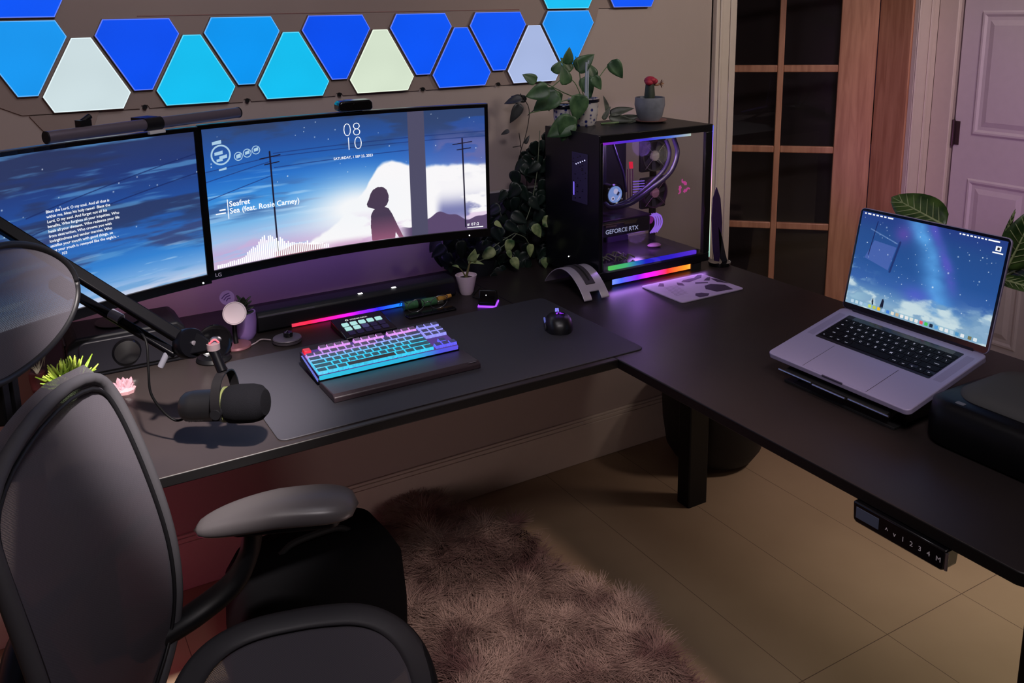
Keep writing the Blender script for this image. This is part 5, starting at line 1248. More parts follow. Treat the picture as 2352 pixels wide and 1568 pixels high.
for px_, py_, s, a, r_ in ((1172, 548, .05, -100, .2), (1178, 590, .045, -70, 2), (1135, 570, .055, -140, 1), (1165, 575, .03, -60, .7), (1215, 560, .045, -80, .4), (1262, 400, .045, -70, 1.3), (1330, 475, .045, -50, .2), (1245, 505, .06, -10, 1.9), (1320, 505, .04, -20, .8), (1300, 440, .04, -100, .1), (1250, 590, .04, -85, 1.1), (1225, 515, .05, -60, .9), (1330, 455, .035, -150, 1.4), (1135, 510, .03, -30, .4)):
    px_leaf(bm, px_, py_, 2.33, s, a, r_, .66, .3, .2)
finish(ob('pale_foliage', bm, lf_var, t, smooth='all', loc=o3, label='leaves with pale green variegation'))
bm = bmesh.new()
for P_ in ([(1310, 300), (1290, 400), (1300, 500), (1280, 620)], [(1240, 300), (1230, 420), (1200, 520), (1120, 590), (1085, 600)], [(1290, 440), (1270, 480), (1290, 520)], [(1182, 535), (1150, 555), (1110, 585)], [(1330, 470), (1345, 430), (1320, 400)], [(1182, 535), (1205, 545), (1215, 560)]): vine(P_, 2.345, .0015)
ob('stems', bm, mat('vine_pale', S(110, 120, 96), .5), t, smooth='all', loc=o3)
for k, (x, y) in enumerate(((1.30, 2.42), (1.40, 2.43))):
    pass
ob('pot', lathe([(0, 0), (.05, 0), (.06, .04), (.065, .09), (.06, .09), (0, .08)], 32, M=Matrix.Translation((-.06, .05, 0))), mat('pot_dark', S(30, 34, 40), .5), t, smooth=True)
t = thing('bare_twig_plant', 'thin dark twigs with drooping leaves against the wall left of the tower vine', 'plant', (1.42, 2.44, DZ))
bm = bmesh.new()
for P_ in ([(1195, 350), (1210, 300), (1215, 250), (1195, 215)], [(1212, 265), (1230, 250), (1248, 240)], [(1197, 340), (1192, 305)], [(1195, 335), (1178, 338)], [(1195, 350), (1205, 380), (1210, 420), (1212, 500), (1210, 570)]): vine(P_, 2.42, .0014)
ob('twigs', bm, mat('twig', S(36, 32, 30), .6), t, smooth='all', loc=(-1.42, -2.44, -DZ))
bm = bmesh.new()
for px_, py_, s, a, r_ in ((1200, 225, .06, -170, .5), (1196, 238, .07, -120, 1), (1210, 228, .05, 170, 1.8), (1205, 330, .03, 60, 1), (1170, 300, .03, -160, .5)): px_leaf(bm, px_, py_, 2.42, s, a, r_, .5, .3, .3)
finish(ob('foliage', bm, leaf_mat('leaf_greydark', S(40, 42, 44), S(62, 64, 64)), t, smooth='all', loc=(-1.42, -2.44, -DZ)))
# ---- tall dark pointed leaf by the tower
t = thing('pointed_leaf_plant', 'tall dark violet pointed leaf standing right beside the tower', 'plant', (1.957, 2.05, DZ))
def LV(px_, py_, yy=2.05): return at(px_, py_, 'y', yy)-Vector((1.957, 2.05, DZ))
def blade(P_, bm):
    bm = bm; a = [bm.verts.new(LV(*p)) for p in P_]; bm.faces.new(a); return bm
bm = blade([(1645, 430), (1653, 455), (1657, 510), (1655, 560), (1650, 600), (1640, 598), (1636, 560), (1634, 500), (1637, 455)], bmesh.new())
o = ob('tall_leaf', bm, mat('leaf_violet', S(44, 24, 70), .45, var=.15), t); s_ = o.modifiers.new('s', 'SOLIDIFY'); s_.thickness = .004
bm = blade([(1648, 520), (1656, 540), (1664, 580), (1672, 612), (1664, 610), (1652, 590)], bmesh.new()); o = ob('short_leaf', bm, mat('leaf_night', S(22, 22, 36), .5), t); o.modifiers.new('s', 'SOLIDIFY').thickness = .004
ob('pot', lathe([(0, DZ-DZ), (.03, 0), (.036, .03), (.032, .03), (0, .025)], 28, M=Matrix.Translation(LV(1652, 612)+Vector((0, 0, -.012)))), gloss_black, t, smooth=True)
# ================================================================== laptop
LT = math.radians(13.8)
lap = thing('laptop', 'open silver-grey laptop showing a starry blue sky on the right desk wing', 'laptop', (1.427, 1.3265, .888), (LT, 0, -PI/2))
LW, LD, LH = .3565, .250, .0125
alu2 = mat('laptop_alu', S(176, 168, 205), .45, .15, bump=.04, bscale=1500)
ob('base', prism(rrect(0, LW, 0, LD, .012, 8), 0, LH), alu2, lap, bevel=.002, seg=3)
ob('keyboard_well', prism(rrect(.037, .320, .113, .228, .003), LH-.0005, LH+.0003), mat('key_well', S(26, 22, 36), .5), lap)
ob('trackpad', prism(rrect(.098, .258, .004, .104, .004), LH-.0004, LH+.00035), mat('trackpad', S(178, 170, 208), .35, .15), lap)
bm = tube([(.098, .004, LH+.0004), (.098, .104, LH+.0004)], .0004, 4, smooth=False); ob('trackpad_seam', bm, rubber, lap); bm = tube([(.258, .004, LH+.0004), (.258, .104, LH+.0004)], .0004, 4, smooth=False); ob('trackpad_seam', bm, rubber, lap)
ob('finger_notch', prism(rrect(.152, .204, -.0008, .002, .0008), LH-.003, LH+.0002), mat('notch_dark', S(90, 84, 110), .4, .4), lap)
ob('touch_strip', prism(rrect(.056, .304, .212, .2265, .001), LH+.0003, LH+.0007), mat('touch_strip', S(30, 22, 44), .2), lap)
for a, b_ in ((.012, .030), (.327, .345)): ob('speaker_grille', prism(rrect(a, b_, .115, .225, .002), LH-.0003, LH+.0001), mat('grille', S(160, 152, 188), .55, .15), lap)
keyb = mat('laptop_key', S(12, 10, 18), .6, spec=.2); kleg = emis('laptop_legend', S(190, 190, 215), .8)
kr = [(.196, ['~']+list('1234567890-=')+['delete'], [1]*13+[1.5]), (.1775, ['tab']+list('QWERTYUIOP[]\\'), [1.5]+[1]*13), (.159, ['caps']+list("ASDFGHJKL;'")+['return'], [1.75]+[1]*11+[1.75]), (.1405, ['shift']+list('ZXCVBNM,./')+['shift'], [2.25]+[1]*10+[2.25]), (.122, ['fn', 'ctrl', 'opt', 'cmd', '', 'cmd', 'opt', '<', '^', '>'], [1, 1, 1, 1.25, 5, 1.25, 1, 1, 1, 1])]
for ky, names, ws in kr:
    x = .0395; sc = (.318-.0395)/sum(ws)
    for nm, w_ in zip(names, ws):
        x1 = x+w_*sc; hh = .0165
        bm = prism(rrect(x+.0007, x1-.0007, ky, ky+hh-(.008 if nm in ('<', '>') else 0), .0016, 3), LH+.0003, LH+.0013)
        if nm:
            s_ = .0075 if len(nm) == 1 else .0042
            text_bm(nm, s_, lambda a, b_, xx=(x+x1)/2, yy=ky: Vector((xx+a, yy+.0055+b_, LH+.0015)), bm, 'CENTER', 1)
        ob('key', bm, [keyb, kleg], lap); x = x1
ra = math.radians(79-13.8); ca, sa = math.cos(ra), math.sin(ra)
HX, HZ = .247, .012
def lid(x, v, w_): return Vector((x, HX+v*ca+w_*sa, HZ+v*sa-w_*ca))   # w = depth behind the screen face
def lidprism(P2, w0, w1):
    bm = prism(P2, w0, w1)
    for v in bm.verts: v.co = lid(*v.co)
    return bm
LH2 = .241
ob('lid', lidprism(rrect(0, LW, .002, LH2, .011, 8), 0, .0055), alu2, lap, bevel=.001)
ob('lid_bezel', lidprism(rrect(.0015, LW-.0015, .003, LH2-.0015, .010, 8), -.0008, .0), mat('bezel_navy', S(10, 8, 22), .15), lap)
ob('hinge', lidprism(rrect(.03, LW-.03, -.006, .006, .002), -.001, .008), mat('hinge_dark', S(24, 20, 36), .35), lap)
sx0, sx1, sv0, sv1 = .0065, LW-.0065, .017, LH2-.0075
W2_, H2_ = sx1-sx0, sv1-sv0
def fl(u, v):
    x = sx0+W2_*u; t_ = sv1-H2_*v; w_ = -.0011
    return np.stack([x, HX+t_*ca+w_*sa, HZ+t_*sa-w_*ca], -1)
ob('screen', grid_mesh('screen', 560, 360, fl, pic_laptop()), vcol_emis('laptop_screen_glass', .95), lap)
fs = lambda u, v: lid(sx0+W2_*u, sv1-H2_*v, -.0016)
bm = bmesh.new(); rnd = random.Random(2)
x = .02
for w_ in (.012, .025, .016, .018, .018, .016, .04): poly_flat([(x, .012), (x+w_, .012), (x+w_, .026), (x, .026)], fs, bm); x += w_+.012
ob('menu_bar_text', bm, screen_text, lap); bm = bmesh.new(); x = .70
for w_ in (.010, .018, .014, .016, .014, .012, .014, .012, .07): poly_flat([(x, .014), (x+w_, .014), (x+w_, .027), (x, .027)], fs, bm); x += w_+.009
ob('menu_bar_text', bm, screen_text, lap)
bm = bmesh.new(); 
for P_ in ([(x*1.0, y) for x, y in [(.935, .06), (.968, .06), (.968, .105), (.935, .105)]], [(.92, .118), (.985, .118), (.985, .130), (.92, .130)]): poly_flat(P_, fs, bm)
ob('desktop_icon', bm, screen_text, lap)
poly = poly_flat([(.945, .07), (.960, .07), (.960, .096), (.945, .096)], lambda u, v: lid(sx0+W2_*u, sv1-H2_*v, -.0018)); ob('desktop_icon', poly, mat('icon_dark', S(60, 64, 90), .5), lap)
dockc = [(190, 215, 235), (200, 220, 230), (180, 210, 235), (150, 190, 220), (196, 220, 110), (190, 200, 90), (240, 190, 40), (170, 200, 235), (70, 130, 220), (230, 225, 210), (200, 180, 150), (240, 240, 240), (235, 235, 235), (225, 230, 225), (240, 235, 235), (235, 90, 100), (70, 200, 90), (30, 40, 60), (90, 160, 220), (225, 235, 235), (235, 235, 240), (190, 215, 230), (80, 150, 200), (230, 235, 240), (120, 120, 90), (225, 235, 240)]
for i, c in enumerate(dockc):
    u = .055+i*.0345+(.012 if i > 23 else 0)
    pts = [(u-.0115+.023*(a), .949+.034*b_) for a, b_ in ((.1, 0), (.9, 0), (1, .1), (1, .9), (.9, 1), (.1, 1), (0, .9), (0, .1))]
    ob('dock_icon', poly_flat(pts, fs), emis('dock_%d_%d_%d' % c, S(*c), .95), lap)
# riser under the laptop
t = thing('laptop_riser', 'low black riser with a bright metal front lip tilting the laptop', 'laptop stand', (1.44, 1.148, DZ))
bm = prism([(0.0, 0), (.20, 0), (.20, .006), (0.0, .006)], -.14, .14, axis='y'); ob('base_plate', bm, rubber, t, bevel=.001)
for s_ in (-1, 1): ob('strut', prism([(.01, .004), (.05, .004), (.22, .085), (.19, .0845)], s_*.12-.004, s_*.12+.004, axis='y'), black, t)
bm = prism([(-.012, .034), (.06, .052), (.06, .048), (-.012, .026)], -.13, .13, axis='y'); ob('tray', bm, rubber, t, bevel=.001)
lipm = mat('lip_metal', S(215, 210, 225), .22, .9)
for a, b_, dx_ in ((.055, .145, 0), (-.035, .048, -.004), (-.135, -.040, 0)): ob('metal_lip', tube([(-.013+dx_, a, .031), (-.013+dx_, b_, .031)], .0022, 8, smooth=False), lipm, t, smooth=True)
# ================================================================== rounded black headset case, right edge
t = thing('headset_case', 'rounded glossy black case with charcoal domed lid, right of the laptop', 'case', (1.452, .850, DZ))
sh = rrect(0, .26, -.16, .12, .055, 10)
def rounded_solid(outline, prof, c):
    """prof: list of (scale inset, z)"""
    bm = bmesh.new(); rings = []
    for ins, z in prof: rings.append([bm.verts.new((p[0]-(p[0]-c[0])*ins, p[1]-(p[1]-c[1])*ins, z)) for p in outline])
    for a, b_ in zip(rings[:-1], rings[1:]):
        n_ = len(a)
        for j in range(n_): bm.faces.new((a[j], a[(j+1) % n_], b_[(j+1) % n_], b_[j]))
    bm.faces.new(rings[0][::-1]); bm.faces.new(rings[-1]); return bm
ob('shell', rounded_solid(sh, [(.06, 0), (.0, .008), (-.01, .045), (.02, .078), (.12, .088)], (.13, -.02)), mat('case_gloss', S(8, 8, 10), .45, spec=.25), t, smooth='all')
ob('lid', rounded_solid(rrect(.045, .255, -.145, .095, .06, 10), [(0, .080), (.02, .092), (.12, .101), (.35, .105), (.7, .107)], (.15, -.02)), mat('case_lid', S(80, 80, 80), .85, spec=.2), t, smooth='all')
ob('strap_tab', prism(rrect(.022, .034, .045, .062, .003), .0855, .0885), mat('tab_grey', S(110, 108, 112), .5), t)
wl = mat('highlight_white', S(220, 220, 222), .3, emit=S(180, 180, 185), es=.4)  # highlights on the black shell, put in as faintly glowing lines
ob('edge_highlight', tube([(.050, -.1625, .052), (.062, -.1625, .058), (.20, -.1625, .074)], .0011, 6), wl, t, smooth=True)
ob('edge_highlight', tube([(.012, -.140, .040), (.006, -.138, .006)], .0011, 6), wl, t, smooth=True)
ob('bright_handle', tube([(.085, -.166, .040), (.12, -.167, .046), (.20, -.167, .054)], .003, 8), mat('bright_white', S(240, 240, 242), .3, emit=S(200, 200, 205), es=.5), t, smooth=True)  # faint emission put into the white, no lamp in the case
# ================================================================== leafy plant behind the laptop
t = thing('dumb_cane_plant', 'large-leafed plant with pale veins in a pot on the desk behind the laptop screen', 'potted plant', (1.84, 1.215, DZ))
lf_dc = leaf_mat('leaf_dumbcane', S(36, 62, 28), S(84, 112, 52), .35)
o4 = (-1.84, -1.215, -DZ)
ob('pot', lathe([(0, 0), (.042, 0), (.055, .05), (.060, .10), (.055, .10), (0, .085)], 36), mat('pot_charcoal', S(60, 56, 58), .6), t, smooth=True)
bm = bmesh.new(); bs = bmesh.new()
def big_leaf(p, d, nf, L_, W_, drop=.15):
    Mx = orient(p, d, nf); wid = lambda s: W_*.5*(math.sin(PI*min(1, s**.75))**.7)
    leaf_bm(L_, W_, 12, .18, drop, bm, Mx, wid=wid)
    # midrib and side veins, raised a hair
    bv = bmesh.new()
    pts = [Mx @ Vector((L_*s, 0, -drop*L_*s*s+.0012)) for s in np.linspace(0, .97, 8)]; tube(pts, [.0034, .0020, .0006], 5, bv, 2)
    for k in range(1, 8):
        s = k/9
        for sg in (-1, 1):
            e = Vector((L_*(s+.16), sg*wid(min(.98, s+.1))*.75, -drop*L_*(s+.16)**2+.18*wid(min(.98, s+.1))*.75+.0015)); tube([Mx @ Vector((L_*s, 0, -drop*L_*s*s+.0012)), Mx @ e], [.0017, .0006], 4, bv, 2, smooth=False)
    ob('leaf_veins', bv, mat('vein_pale', S(168, 182, 130), .5), t, smooth='all', loc=o4)
    tube([Vector(p), Vector(p)+Vector((0, 0, -.06))*.6+(Vector((1.84, 1.215, .98))-Vector(p))*.35, Vector((1.84+.02*L_, 1.215, .925))], [.0035, .004, .005], 8, bs, 6)
P0 = at(2172, 520, 'x', 1.820); P1 = at(2052, 452, 'x', 1.820)
big_leaf(P0, P1-P0, (-.6, -.55, .45), 0.154, 0.092, .05)
P0 = at(2310, 620, 'x', 1.860); P1 = at(2380, 480, 'x', 1.860); big_leaf(P0, P1-P0+Vector((0, 0, -.01)), (-.5, -.6, .6), 0.150, 0.079)
P0 = at(2290, 590, 'x', 1.880); P1 = at(2316, 522, 'x', 1.880); big_leaf(P0, P1-P0, (-.1, -.25, .5), 0.119, 0.014, .0)
P0 = at(2290, 640, 'x', 1.840); P1 = at(2372, 658, 'x', 1.840); big_leaf(P0, P1-P0, (-.4, -.5, .7), 0.114, 0.040)
P0 = at(2300, 640, 'x', 1.900); P1 = at(2390, 590, 'x', 1.900); big_leaf(P0, P1-P0, (-.4, -.5, .7), 0.150, 0.066)
finish(ob('foliage', bm, lf_dc, t, smooth='all', loc=o4)); ob('stems', bs, mat('stem_green', S(96, 130, 60), .5), t, smooth='all', loc=o4)
# ================================================================== office chair
ch = thing('office_chair', 'dark grey mesh office chair with headrest, turned sideways in the foreground', 'office chair', (.306, 1.225, 0), (0, 0, math.radians(-22)))
mesh_m = bpy.data.materials.new('chair_mesh'); mesh_m.use_nodes = True; n = mesh_m.node_tree.nodes; l = mesh_m.node_tree.links; b = n['Principled BSDF']
b.inputs['Base Color'].default_value = S(72, 69, 76); b.inputs['Roughness'].default_value = .65; b.inputs['Specular IOR Level'].default_value = .3
tr = n.new('ShaderNodeBsdfTransparent'); mxs = n.new('ShaderNodeMixShader'); tc = n.new('ShaderNodeTexCoord')
wv = n.new('ShaderNodeTexChecker'); wv.inputs['Scale'].default_value = 420; l.new(tc.outputs['Object'], wv.inputs['Vector'])
mr = n.new('ShaderNodeMapRange'); mr.inputs['To Min'].default_value = .86; mr.inputs['To Max'].default_value = .98; l.new(wv.outputs['Fac'], mr.inputs['Value']); l.new(mr.outputs[0], mxs.inputs[0])
l.new(tr.outputs[0], mxs.inputs[1]); l.new(b.outputs[0], mxs.inputs[2]); l.new(mxs.outputs[0], n['Material Output'].inputs[0]); MATS['chair_mesh'] = mesh_m
frame_m = mat('chair_frame', S(13, 13, 16), .5, bump=.05, spec=.3); rim_m = mat('chair_rim', S(44, 43, 47), .55)
# backrest outline: half width for each height, and how far back the frame sits
hz = [.49, .51, .56, .63, .72, .80, .90, 1.00, 1.06, 1.10, 1.112, 1.122]; hw = [.10, .18, .235, .258, .270, .268, .260, .248, .232, .205, .15, .0]
def bx_(z, y=0): return -.255-.09*(max(0, z-.62)/.52)**1.6-.05*max(0, .62-z)-.035*math.cos(min(1, abs(y)/.27)*PI/2)+ .02
def outline(n_=60, sc=1.):
    zs_ = np.linspace(.49, 1.122, n_//2); ws = np.interp(zs_, hz, hw)
    ws = np.sqrt(np.clip(ws, 0, None)**2); R_ = [(float(w_)*sc, float(z)) for w_, z in zip(ws, zs_)]
    return R_
R_ = outline(); loop = [Vector((bx_(z, w_), w_, z)) for w_, z in R_]+[Vector((bx_(z, w_), -w_, z)) for w_, z in R_[::-1][1:]]
def smooth_loop(P_, it=3):
    for _ in range(it): P_ = [(P_[i-1]+P_[i]*2+P_[(i+1) % len(P_)])/4 for i in range(len(P_))]
    return P_
loop = smooth_loop(loop)
tube_loop = loop+[loop[0]]
ob('back_rim_line', tube([p_*1.0+(Vector((-.30, 0, .82))-p_).normalized()*.018+Vector((.004, 0, 0)) for p_ in tube_loop], .0035, 6, k=2), frame_m, ch, smooth='all')
ob('back_frame', tube(tube_loop, .0115, 10, k=2, flat=.9), mat('chair_rim_soft', S(58, 57, 61), .6, spec=.3), ch, smooth='all')
ny_, nz_ = 24, 40
def bk(i, j):
    z = .50+(1.116-.50)*j/nz_; w_ = float(np.interp(z, hz, hw))*.985; y = w_*(2*i/ny_-1); return Vector((bx_(z, y)+.0, y, z))
bm = bmesh.new(); g = [[bm.verts.new(bk(i, j)) for i in range(ny_+1)] for j in range(nz_+1)]
for j in range(nz_):
    for i in range(ny_): bm.faces.new((g[j][i], g[j][i+1], g[j+1][i+1], g[j+1][i]))
ob('backrest', bm, mesh_m, ch, smooth='all')
bm = tube([(-.30, .0, .52), (-.36, 0, .70), (-.43, 0, .90), (-.44, 0, 1.05), (-.40, 0, 1.14)], [.03, .028, .022, .02, .018], 12, flat=.5); tube([(-.36, -.17, .74), (-.39, 0, .76), (-.36, .17, .74)], .018, 10, bm, flat=.6)
tube([(-.275, .26, .78), (-.35, .17, .74), (-.39, 0, .74)], .012, 8, bm); tube([(-.275, -.26, .78), (-.35, -.17, .74), (-.39, 0, .74)], .012, 8, bm)
ob('back_support', bm, frame_m, ch, smooth='all')
# headrest
def hr(u, v, off):
    a = 2*PI*u; r_ = v; y = .200*r_*math.cos(a)*(abs(math.cos(a))**-.08 if abs(math.cos(a)) > .01 else 1)+.012; z = .090*r_*math.sin(a)-.020*(y-.012)/.2
    return Vector((-.335+off-.022*(1-(y/.19)**2)-.10*z, y, 1.258+z))
bm = bmesh.new(); N1, N2 = 48, 12
c0 = bm.verts.new(hr(0, 0, 0)); pr = None
for j in range(1, N2+1):
    rg = [bm.verts.new(hr(i/N1, j/N2, 0)) for i in range(N1)]
    for i in range(N1):
        if pr is None: bm.faces.new((c0, rg[i], rg[(i+1) % N1]))
        else: bm.faces.new((pr[i], rg[i], rg[(i+1) % N1], pr[(i+1) % N1]))
    pr = rg
ob('headrest_mesh', bm, mesh_m, ch, smooth='all')
P_ = [hr(i/N1, 1, 0) for i in range(N1+1)]; ob('headrest_frame', tube(P_, .0050, 10, k=2), frame_m, ch, smooth='all')
bm = box(-.375, -.362, .012, .036, 1.10, 1.22); box(-.375, -.362, -.020, .004, 1.10, 1.22, bm); ob('headrest_post', bm, frame_m, ch, bevel=.003)
# seat
def seat_out(n_=64):
    out = []
    for i in range(n_):
        a = 2*PI*i/n_; c, s = math.cos(a), math.sin(a); e = 2/3.2
        x = .215*abs(c)**e*(1 if c >= 0 else -1); y = .262*abs(s)**e*(1 if s >= 0 else -1)
        out.append((x, y*(1-.08*(x < 0)*abs(x)/.215)))
    return out
so = seat_out()
def seatz(x, y): return .535+.012*(y/.26)**2-.030*max(0, (x-.06)/.15)**2+.012*(max(0, -x)/.215)**2
lp = [Vector((x, y, seatz(x, y))) for x, y in so]; lp.append(lp[0])
ob('seat_frame', tube(lp, .012, 12, k=2, flat=.9), frame_m, ch, smooth='all')
lp2 = [Vector((x*.93, y*.94, seatz(x, y)+.006)) for x, y in so]; lp2.append(lp2[0]); ob('seat_rim', tube(lp2, .024, 10, k=2, flat=.22), rim_m, ch, smooth='all')
bm = bmesh.new(); prv = None; c0 = bm.verts.new((0, 0, .522))
for j in range(1, 13):
    r_ = j/12*.93; rg = [bm.verts.new((x*r_, y*r_, seatz(x*r_, y*r_)-.012*(1-r_*r_))) for x, y in so]
    for i in range(len(so)):
        k = (i+1) % len(so)
        if prv is None: bm.faces.new((c0, rg[i], rg[k]))
        else: bm.faces.new((prv[i], rg[i], rg[k], prv[k]))
    prv = rg
ob('seat', bm, mesh_m, ch, smooth='all')
ob('seat_mechanism', box(-.17, .10, -.09, .09, .42, .50), frame_m, ch, bevel=.02, seg=3)
ob('gas_column', cyl((-.03, 0, .12), (-.03, 0, .43), .028), dark_metal, ch, smooth=True)
ob('base_hub', cyl((-.03, 0, .09), (-.03, 0, .15), .045), frame_m, ch, smooth=True)
for k in range(5):
    a = 2*PI*k/5+.3; e = Vector((-.03+.30*math.cos(a), .30*math.sin(a), .085))
    leg = ob('base_leg', tube([(-.03+.03*math.cos(a), .03*math.sin(a), .125), (-.03+.17*math.cos(a), .17*math.sin(a), .11), e], [.026, .022, .016], 10, flat=.7), frame_m, ch, smooth='all')
    sd_ = Vector((-math.sin(a), math.cos(a), 0)); bm = cyl(e+sd_*.006+Vector((0, 0, -.053)), e+sd_*.026+Vector((0, 0, -.053)), .030); cyl(e-sd_*.006+Vector((0, 0, -.053)), e-sd_*.026+Vector((0, 0, -.053)), .030, bm=bm); cyl(e, e+Vector((0, 0, -.03)), .008, bm=bm); ob('caster', bm, rubber, ch, smooth=True)
# arms
def armpad(s_):
    def fn(u, v):
        a = 2*PI*u; s = v*2-1; pr_ = (max(0, 1-abs(s)**(2.4 if s < 0 else 4.5)))**.45
        x = s*.150; w_ = (.052+.008*s)*pr_; h = .025*pr_; c, d = math.cos(a), math.sin(a)
        return Vector((x-.055, s_*(.292+.010*s)+w_*abs(c)**.8*(1 if c >= 0 else -1), .756+h*abs(d)**.8*(1 if d >= 0 else -1)-.010*(s*s)-.012*max(0, -s)))
    bm = blob(28, 26, fn); bmesh.ops.remove_doubles(bm, verts=bm.verts, dist=.0006); return bm
pad_m = mat('arm_pad', S(88, 84, 86), .34, bump=.06, bscale=700)
for s_ in (-1, 1):
    o = ob('arm_pad', armpad(s_), pad_m, ch, smooth='all')
    bm = tube([(-.10, s_*.30, .735), (-.115, s_*.312, .66), (-.15, s_*.305, .60), (-.22, s_*.27, .565), (-.30, s_*.19, .56)], [.030, .030, .034, .036, .030], 14, flat=.62)
    ob('arm_support', bm, frame_m, ch, smooth='all')
    ob('arm_plate', prism(rrect(-.14, .06, s_*.292-.032, s_*.292+.032, .02), .722, .736), frame_m, ch, bevel=.004)
# ================================================================== shaggy sheepskin rug
def fur(name, pts2, N, hfun, seed, height, m, parent, step=None):
    r = np.random.RandomState(seed); P2 = np.array(pts2); lo, hi_ = P2.min(0), P2.max(0)
    C = np.empty((0, 2))
    while len(C) < N:
        q_ = lo+(hi_-lo)*r.rand(N*2, 2); ins = np.zeros(len(q_), bool); n_ = len(P2)
        for i in range(n_):
            x0, y0_ = P2[i]; x1, y1_ = P2[(i+1) % n_]
            with np.errstate(divide='ignore', invalid='ignore'):
                c = ((y0_ > q_[:, 1]) != (y1_ > q_[:, 1])) & (q_[:, 0] < (x1-x0)*(q_[:, 1]-y0_)/(y1_-y0_+1e-12)+x0)
            ins ^= c
        C = np.vstack([C, q_[ins]])
    C = C[:N]; base = np.column_stack([C, hfun(C)])
    # clumped lean directions
    U_, V_ = C[:, 0], C[:, 1]
    a = vnoise(U_*1., V_*1., 26, 26, seed+1)*4*PI+r.randn(N)*.30; lean = .45+1.1*vnoise(U_, V_, 30, 30, seed+3)
    H_ = height*(.7+.5*r.rand(N))*(.7+.6*vnoise(U_, V_, 14, 14, seed+5))
    d = np.column_stack([np.cos(a)*lean, np.sin(a)*lean, np.ones(N)]); d /= np.linalg.norm(d, axis=1)[:, None]
    sd_ = np.column_stack([-np.sin(a), np.cos(a), np.zeros(N)]); w_ = .0011+.0009*r.rand(N)
    K = 4; curl = r.randn(N, 1)*.25
    V = np.zeros((N, K, 2, 3))
    for k in range(K):
        s = k/(K-1); c = base+d*(H_*s)[:, None]+np.column_stack([np.cos(a), np.sin(a), -.5*np.ones(N)])*(H_*s*s*.45)[:, None]+sd_*curl*(H_*s*s)[:, None]
        ww = w_*(1-.8*s); V[:, k, 0] = c-sd_*ww[:, None]; V[:, k, 1] = c+sd_*ww[:, None]
    idx = np.arange(N*K*2).reshape(N, K, 2); q_ = np.stack([idx[:, :-1, 0], idx[:, :-1, 1], idx[:, 1:, 1], idx[:, 1:, 0]], -1).reshape(-1, 4)
    V[:, :, :, 2] = np.maximum(V[:, :, :, 2], .003)
    me = bpy.data.meshes.new(name); me.vertices.add(N*K*2); me.vertices.foreach_set('co', V.astype(np.float32).ravel())
    me.loops.add(q_.size); me.loops.foreach_set('vertex_index', q_.ravel().astype(np.int32)); me.polygons.add(len(q_)); me.polygons.foreach_set('loop_start', np.arange(0, q_.size, 4, dtype=np.int32)); me.update(calc_edges=True)
    me.materials.append(m); o = bpy.data.objects.new(name, me); link(o, parent); o['kind'] = 'stuff'; return o
fm_ = bpy.data.materials.new('fur'); fm_.use_nodes = True; n = fm_.node_tree.nodes; l = fm_.node_tree.links; b = n['Principled BSDF']
tc = n.new('ShaderNodeTexCoord'); ns = n.new('ShaderNodeTexNoise'); ns.inputs['Scale'].default_value = 7; ns.inputs['Detail'].default_value = 4; l.new(tc.outputs['Object'], ns.inputs['Vector'])
cr = n.new('ShaderNodeValToRGB'); cr.color_ramp.elements[0].color = S(100, 76, 74); cr.color_ramp.elements[1].color = S(168, 146, 134); cr.color_ramp.elements[0].position = .36; cr.color_ramp.elements[1].position = .62
l.new(ns.outputs['Fac'], cr.inputs[0]); l.new(cr.outputs[0], b.inputs['Base Color']); b.inputs['Roughness'].default_value = .9; b.inputs['Specular IOR Level'].default_value = .1; MATS['fur'] = fm_
rug = thing('sheepskin_rug', 'shaggy mottled grey sheepskin rug on the floor beside the office chair', 'rug')
rp = [(.92, 2.40), (1.00, 2.45), (1.10, 2.44), (1.17, 2.28), (1.28, 2.13), (1.25, 1.98), (1.31, 1.84), (1.36, 1.68), (1.29, 1.52), (1.27, 1.38), (1.30, 1.20), (1.10, .96), (.72, .92), (.66, 1.05), (.66, 1.45), (.80, 1.66), (.80, 2.05), (.84, 2.30)]
def hump(C): return .012+.060*vnoise(C[:, 0], C[:, 1], 6, 6, 77)
ob('hide', prism(rp, 0.0, .012), mat('hide', S(90, 78, 76), .9, bump=.4), rug)
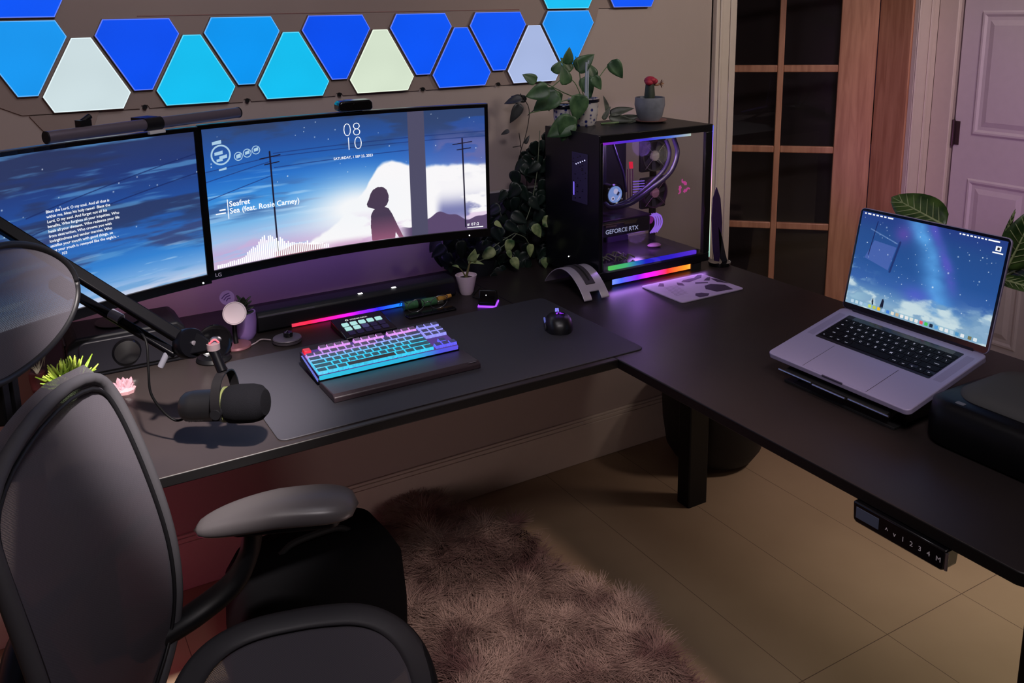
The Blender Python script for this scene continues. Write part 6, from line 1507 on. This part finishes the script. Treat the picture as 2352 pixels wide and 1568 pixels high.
fur('fleece', rp, 90000, hump, 3, .060, fm_, rug)
# black storage bag behind the arm of the chair
t = thing('black_bag', 'soft black bag on the floor between the office chair and the rug', 'bag', (.585, 1.95, 0), (0, 0, math.radians(4)))
ob('body', rounded_solid(rrect(-.24, .17, -.13, .13, .07, 8), [(.08, 0), (0, .02), (-.02, .20), (.02, .33), (.14, .375), (.5, .385)], (-.03, 0)), mat('bag_black', S(5, 5, 7), .9, spec=.1), t, smooth='all')
ob('handle', tube([(-.12, 0, .38), (-.08, 0, .40), (.02, 0, .40), (.06, 0, .38)], .008, 8), rubber, t, smooth=True)

# ---- second level: pieces that belong to a part rather than to the whole thing
NEST = {'bezel': ['logo', 'power_light'], 'screen': ['on_screen_text', 'clock_digits', 'date_text', 'now_playing_text', 'weather_widget', 'sound_bars', 'verse_text', 'menu_bar_text', 'desktop_icon', 'dock_icon'],
        'fan_frame': ['fan_ring', 'fan_blades', 'fan_hub', 'hub_badge', 'fan_strut'], 'cooler_ring': ['cooler_display', 'display_shape'], 'card_shroud': ['card_backplate', 'card_edge', 'card_lettering'],
        'port_plate': ['port_slots', 'power_glow'], 'keyboard_well': ['key', 'touch_strip'], 'trackpad': ['trackpad_seam'], 'barrel': ['trim_ring', 'logo'], 'yoke': ['yoke_knob'], 'elbow_joint': ['joint_screw'],
        'base_leg': ['caster'], 'back_frame': ['backrest'], 'headrest_frame': ['headrest_mesh'], 'arm_support': ['arm_plate'], 'pick_stick': ['pick_disc', 'pick_bands'], 'pad': ['badge'], 'front_plate': ['dial'], 'disc': ['disc_ring', 'hub'],
        'rubber_slot': ['groove'], 'glass_panel': ['emblem'], 'shell': ['wheel', 'button_split', 'side_button', 'side_grip'], 'memory_stick': ['memory_light'], 'lens_rim': ['lens']}
last = {}
for base, o in CREATED:
    if o.parent is None: continue
    root = o.parent
    for part, kids in NEST.items():
        if base in kids and (root.name, part) in last:
            pn = last[(root.name, part)]
            if pn.location.length < 1e-6 and pn is not o and base != part: o.parent = pn
            break
    last[(root.name, base)] = o
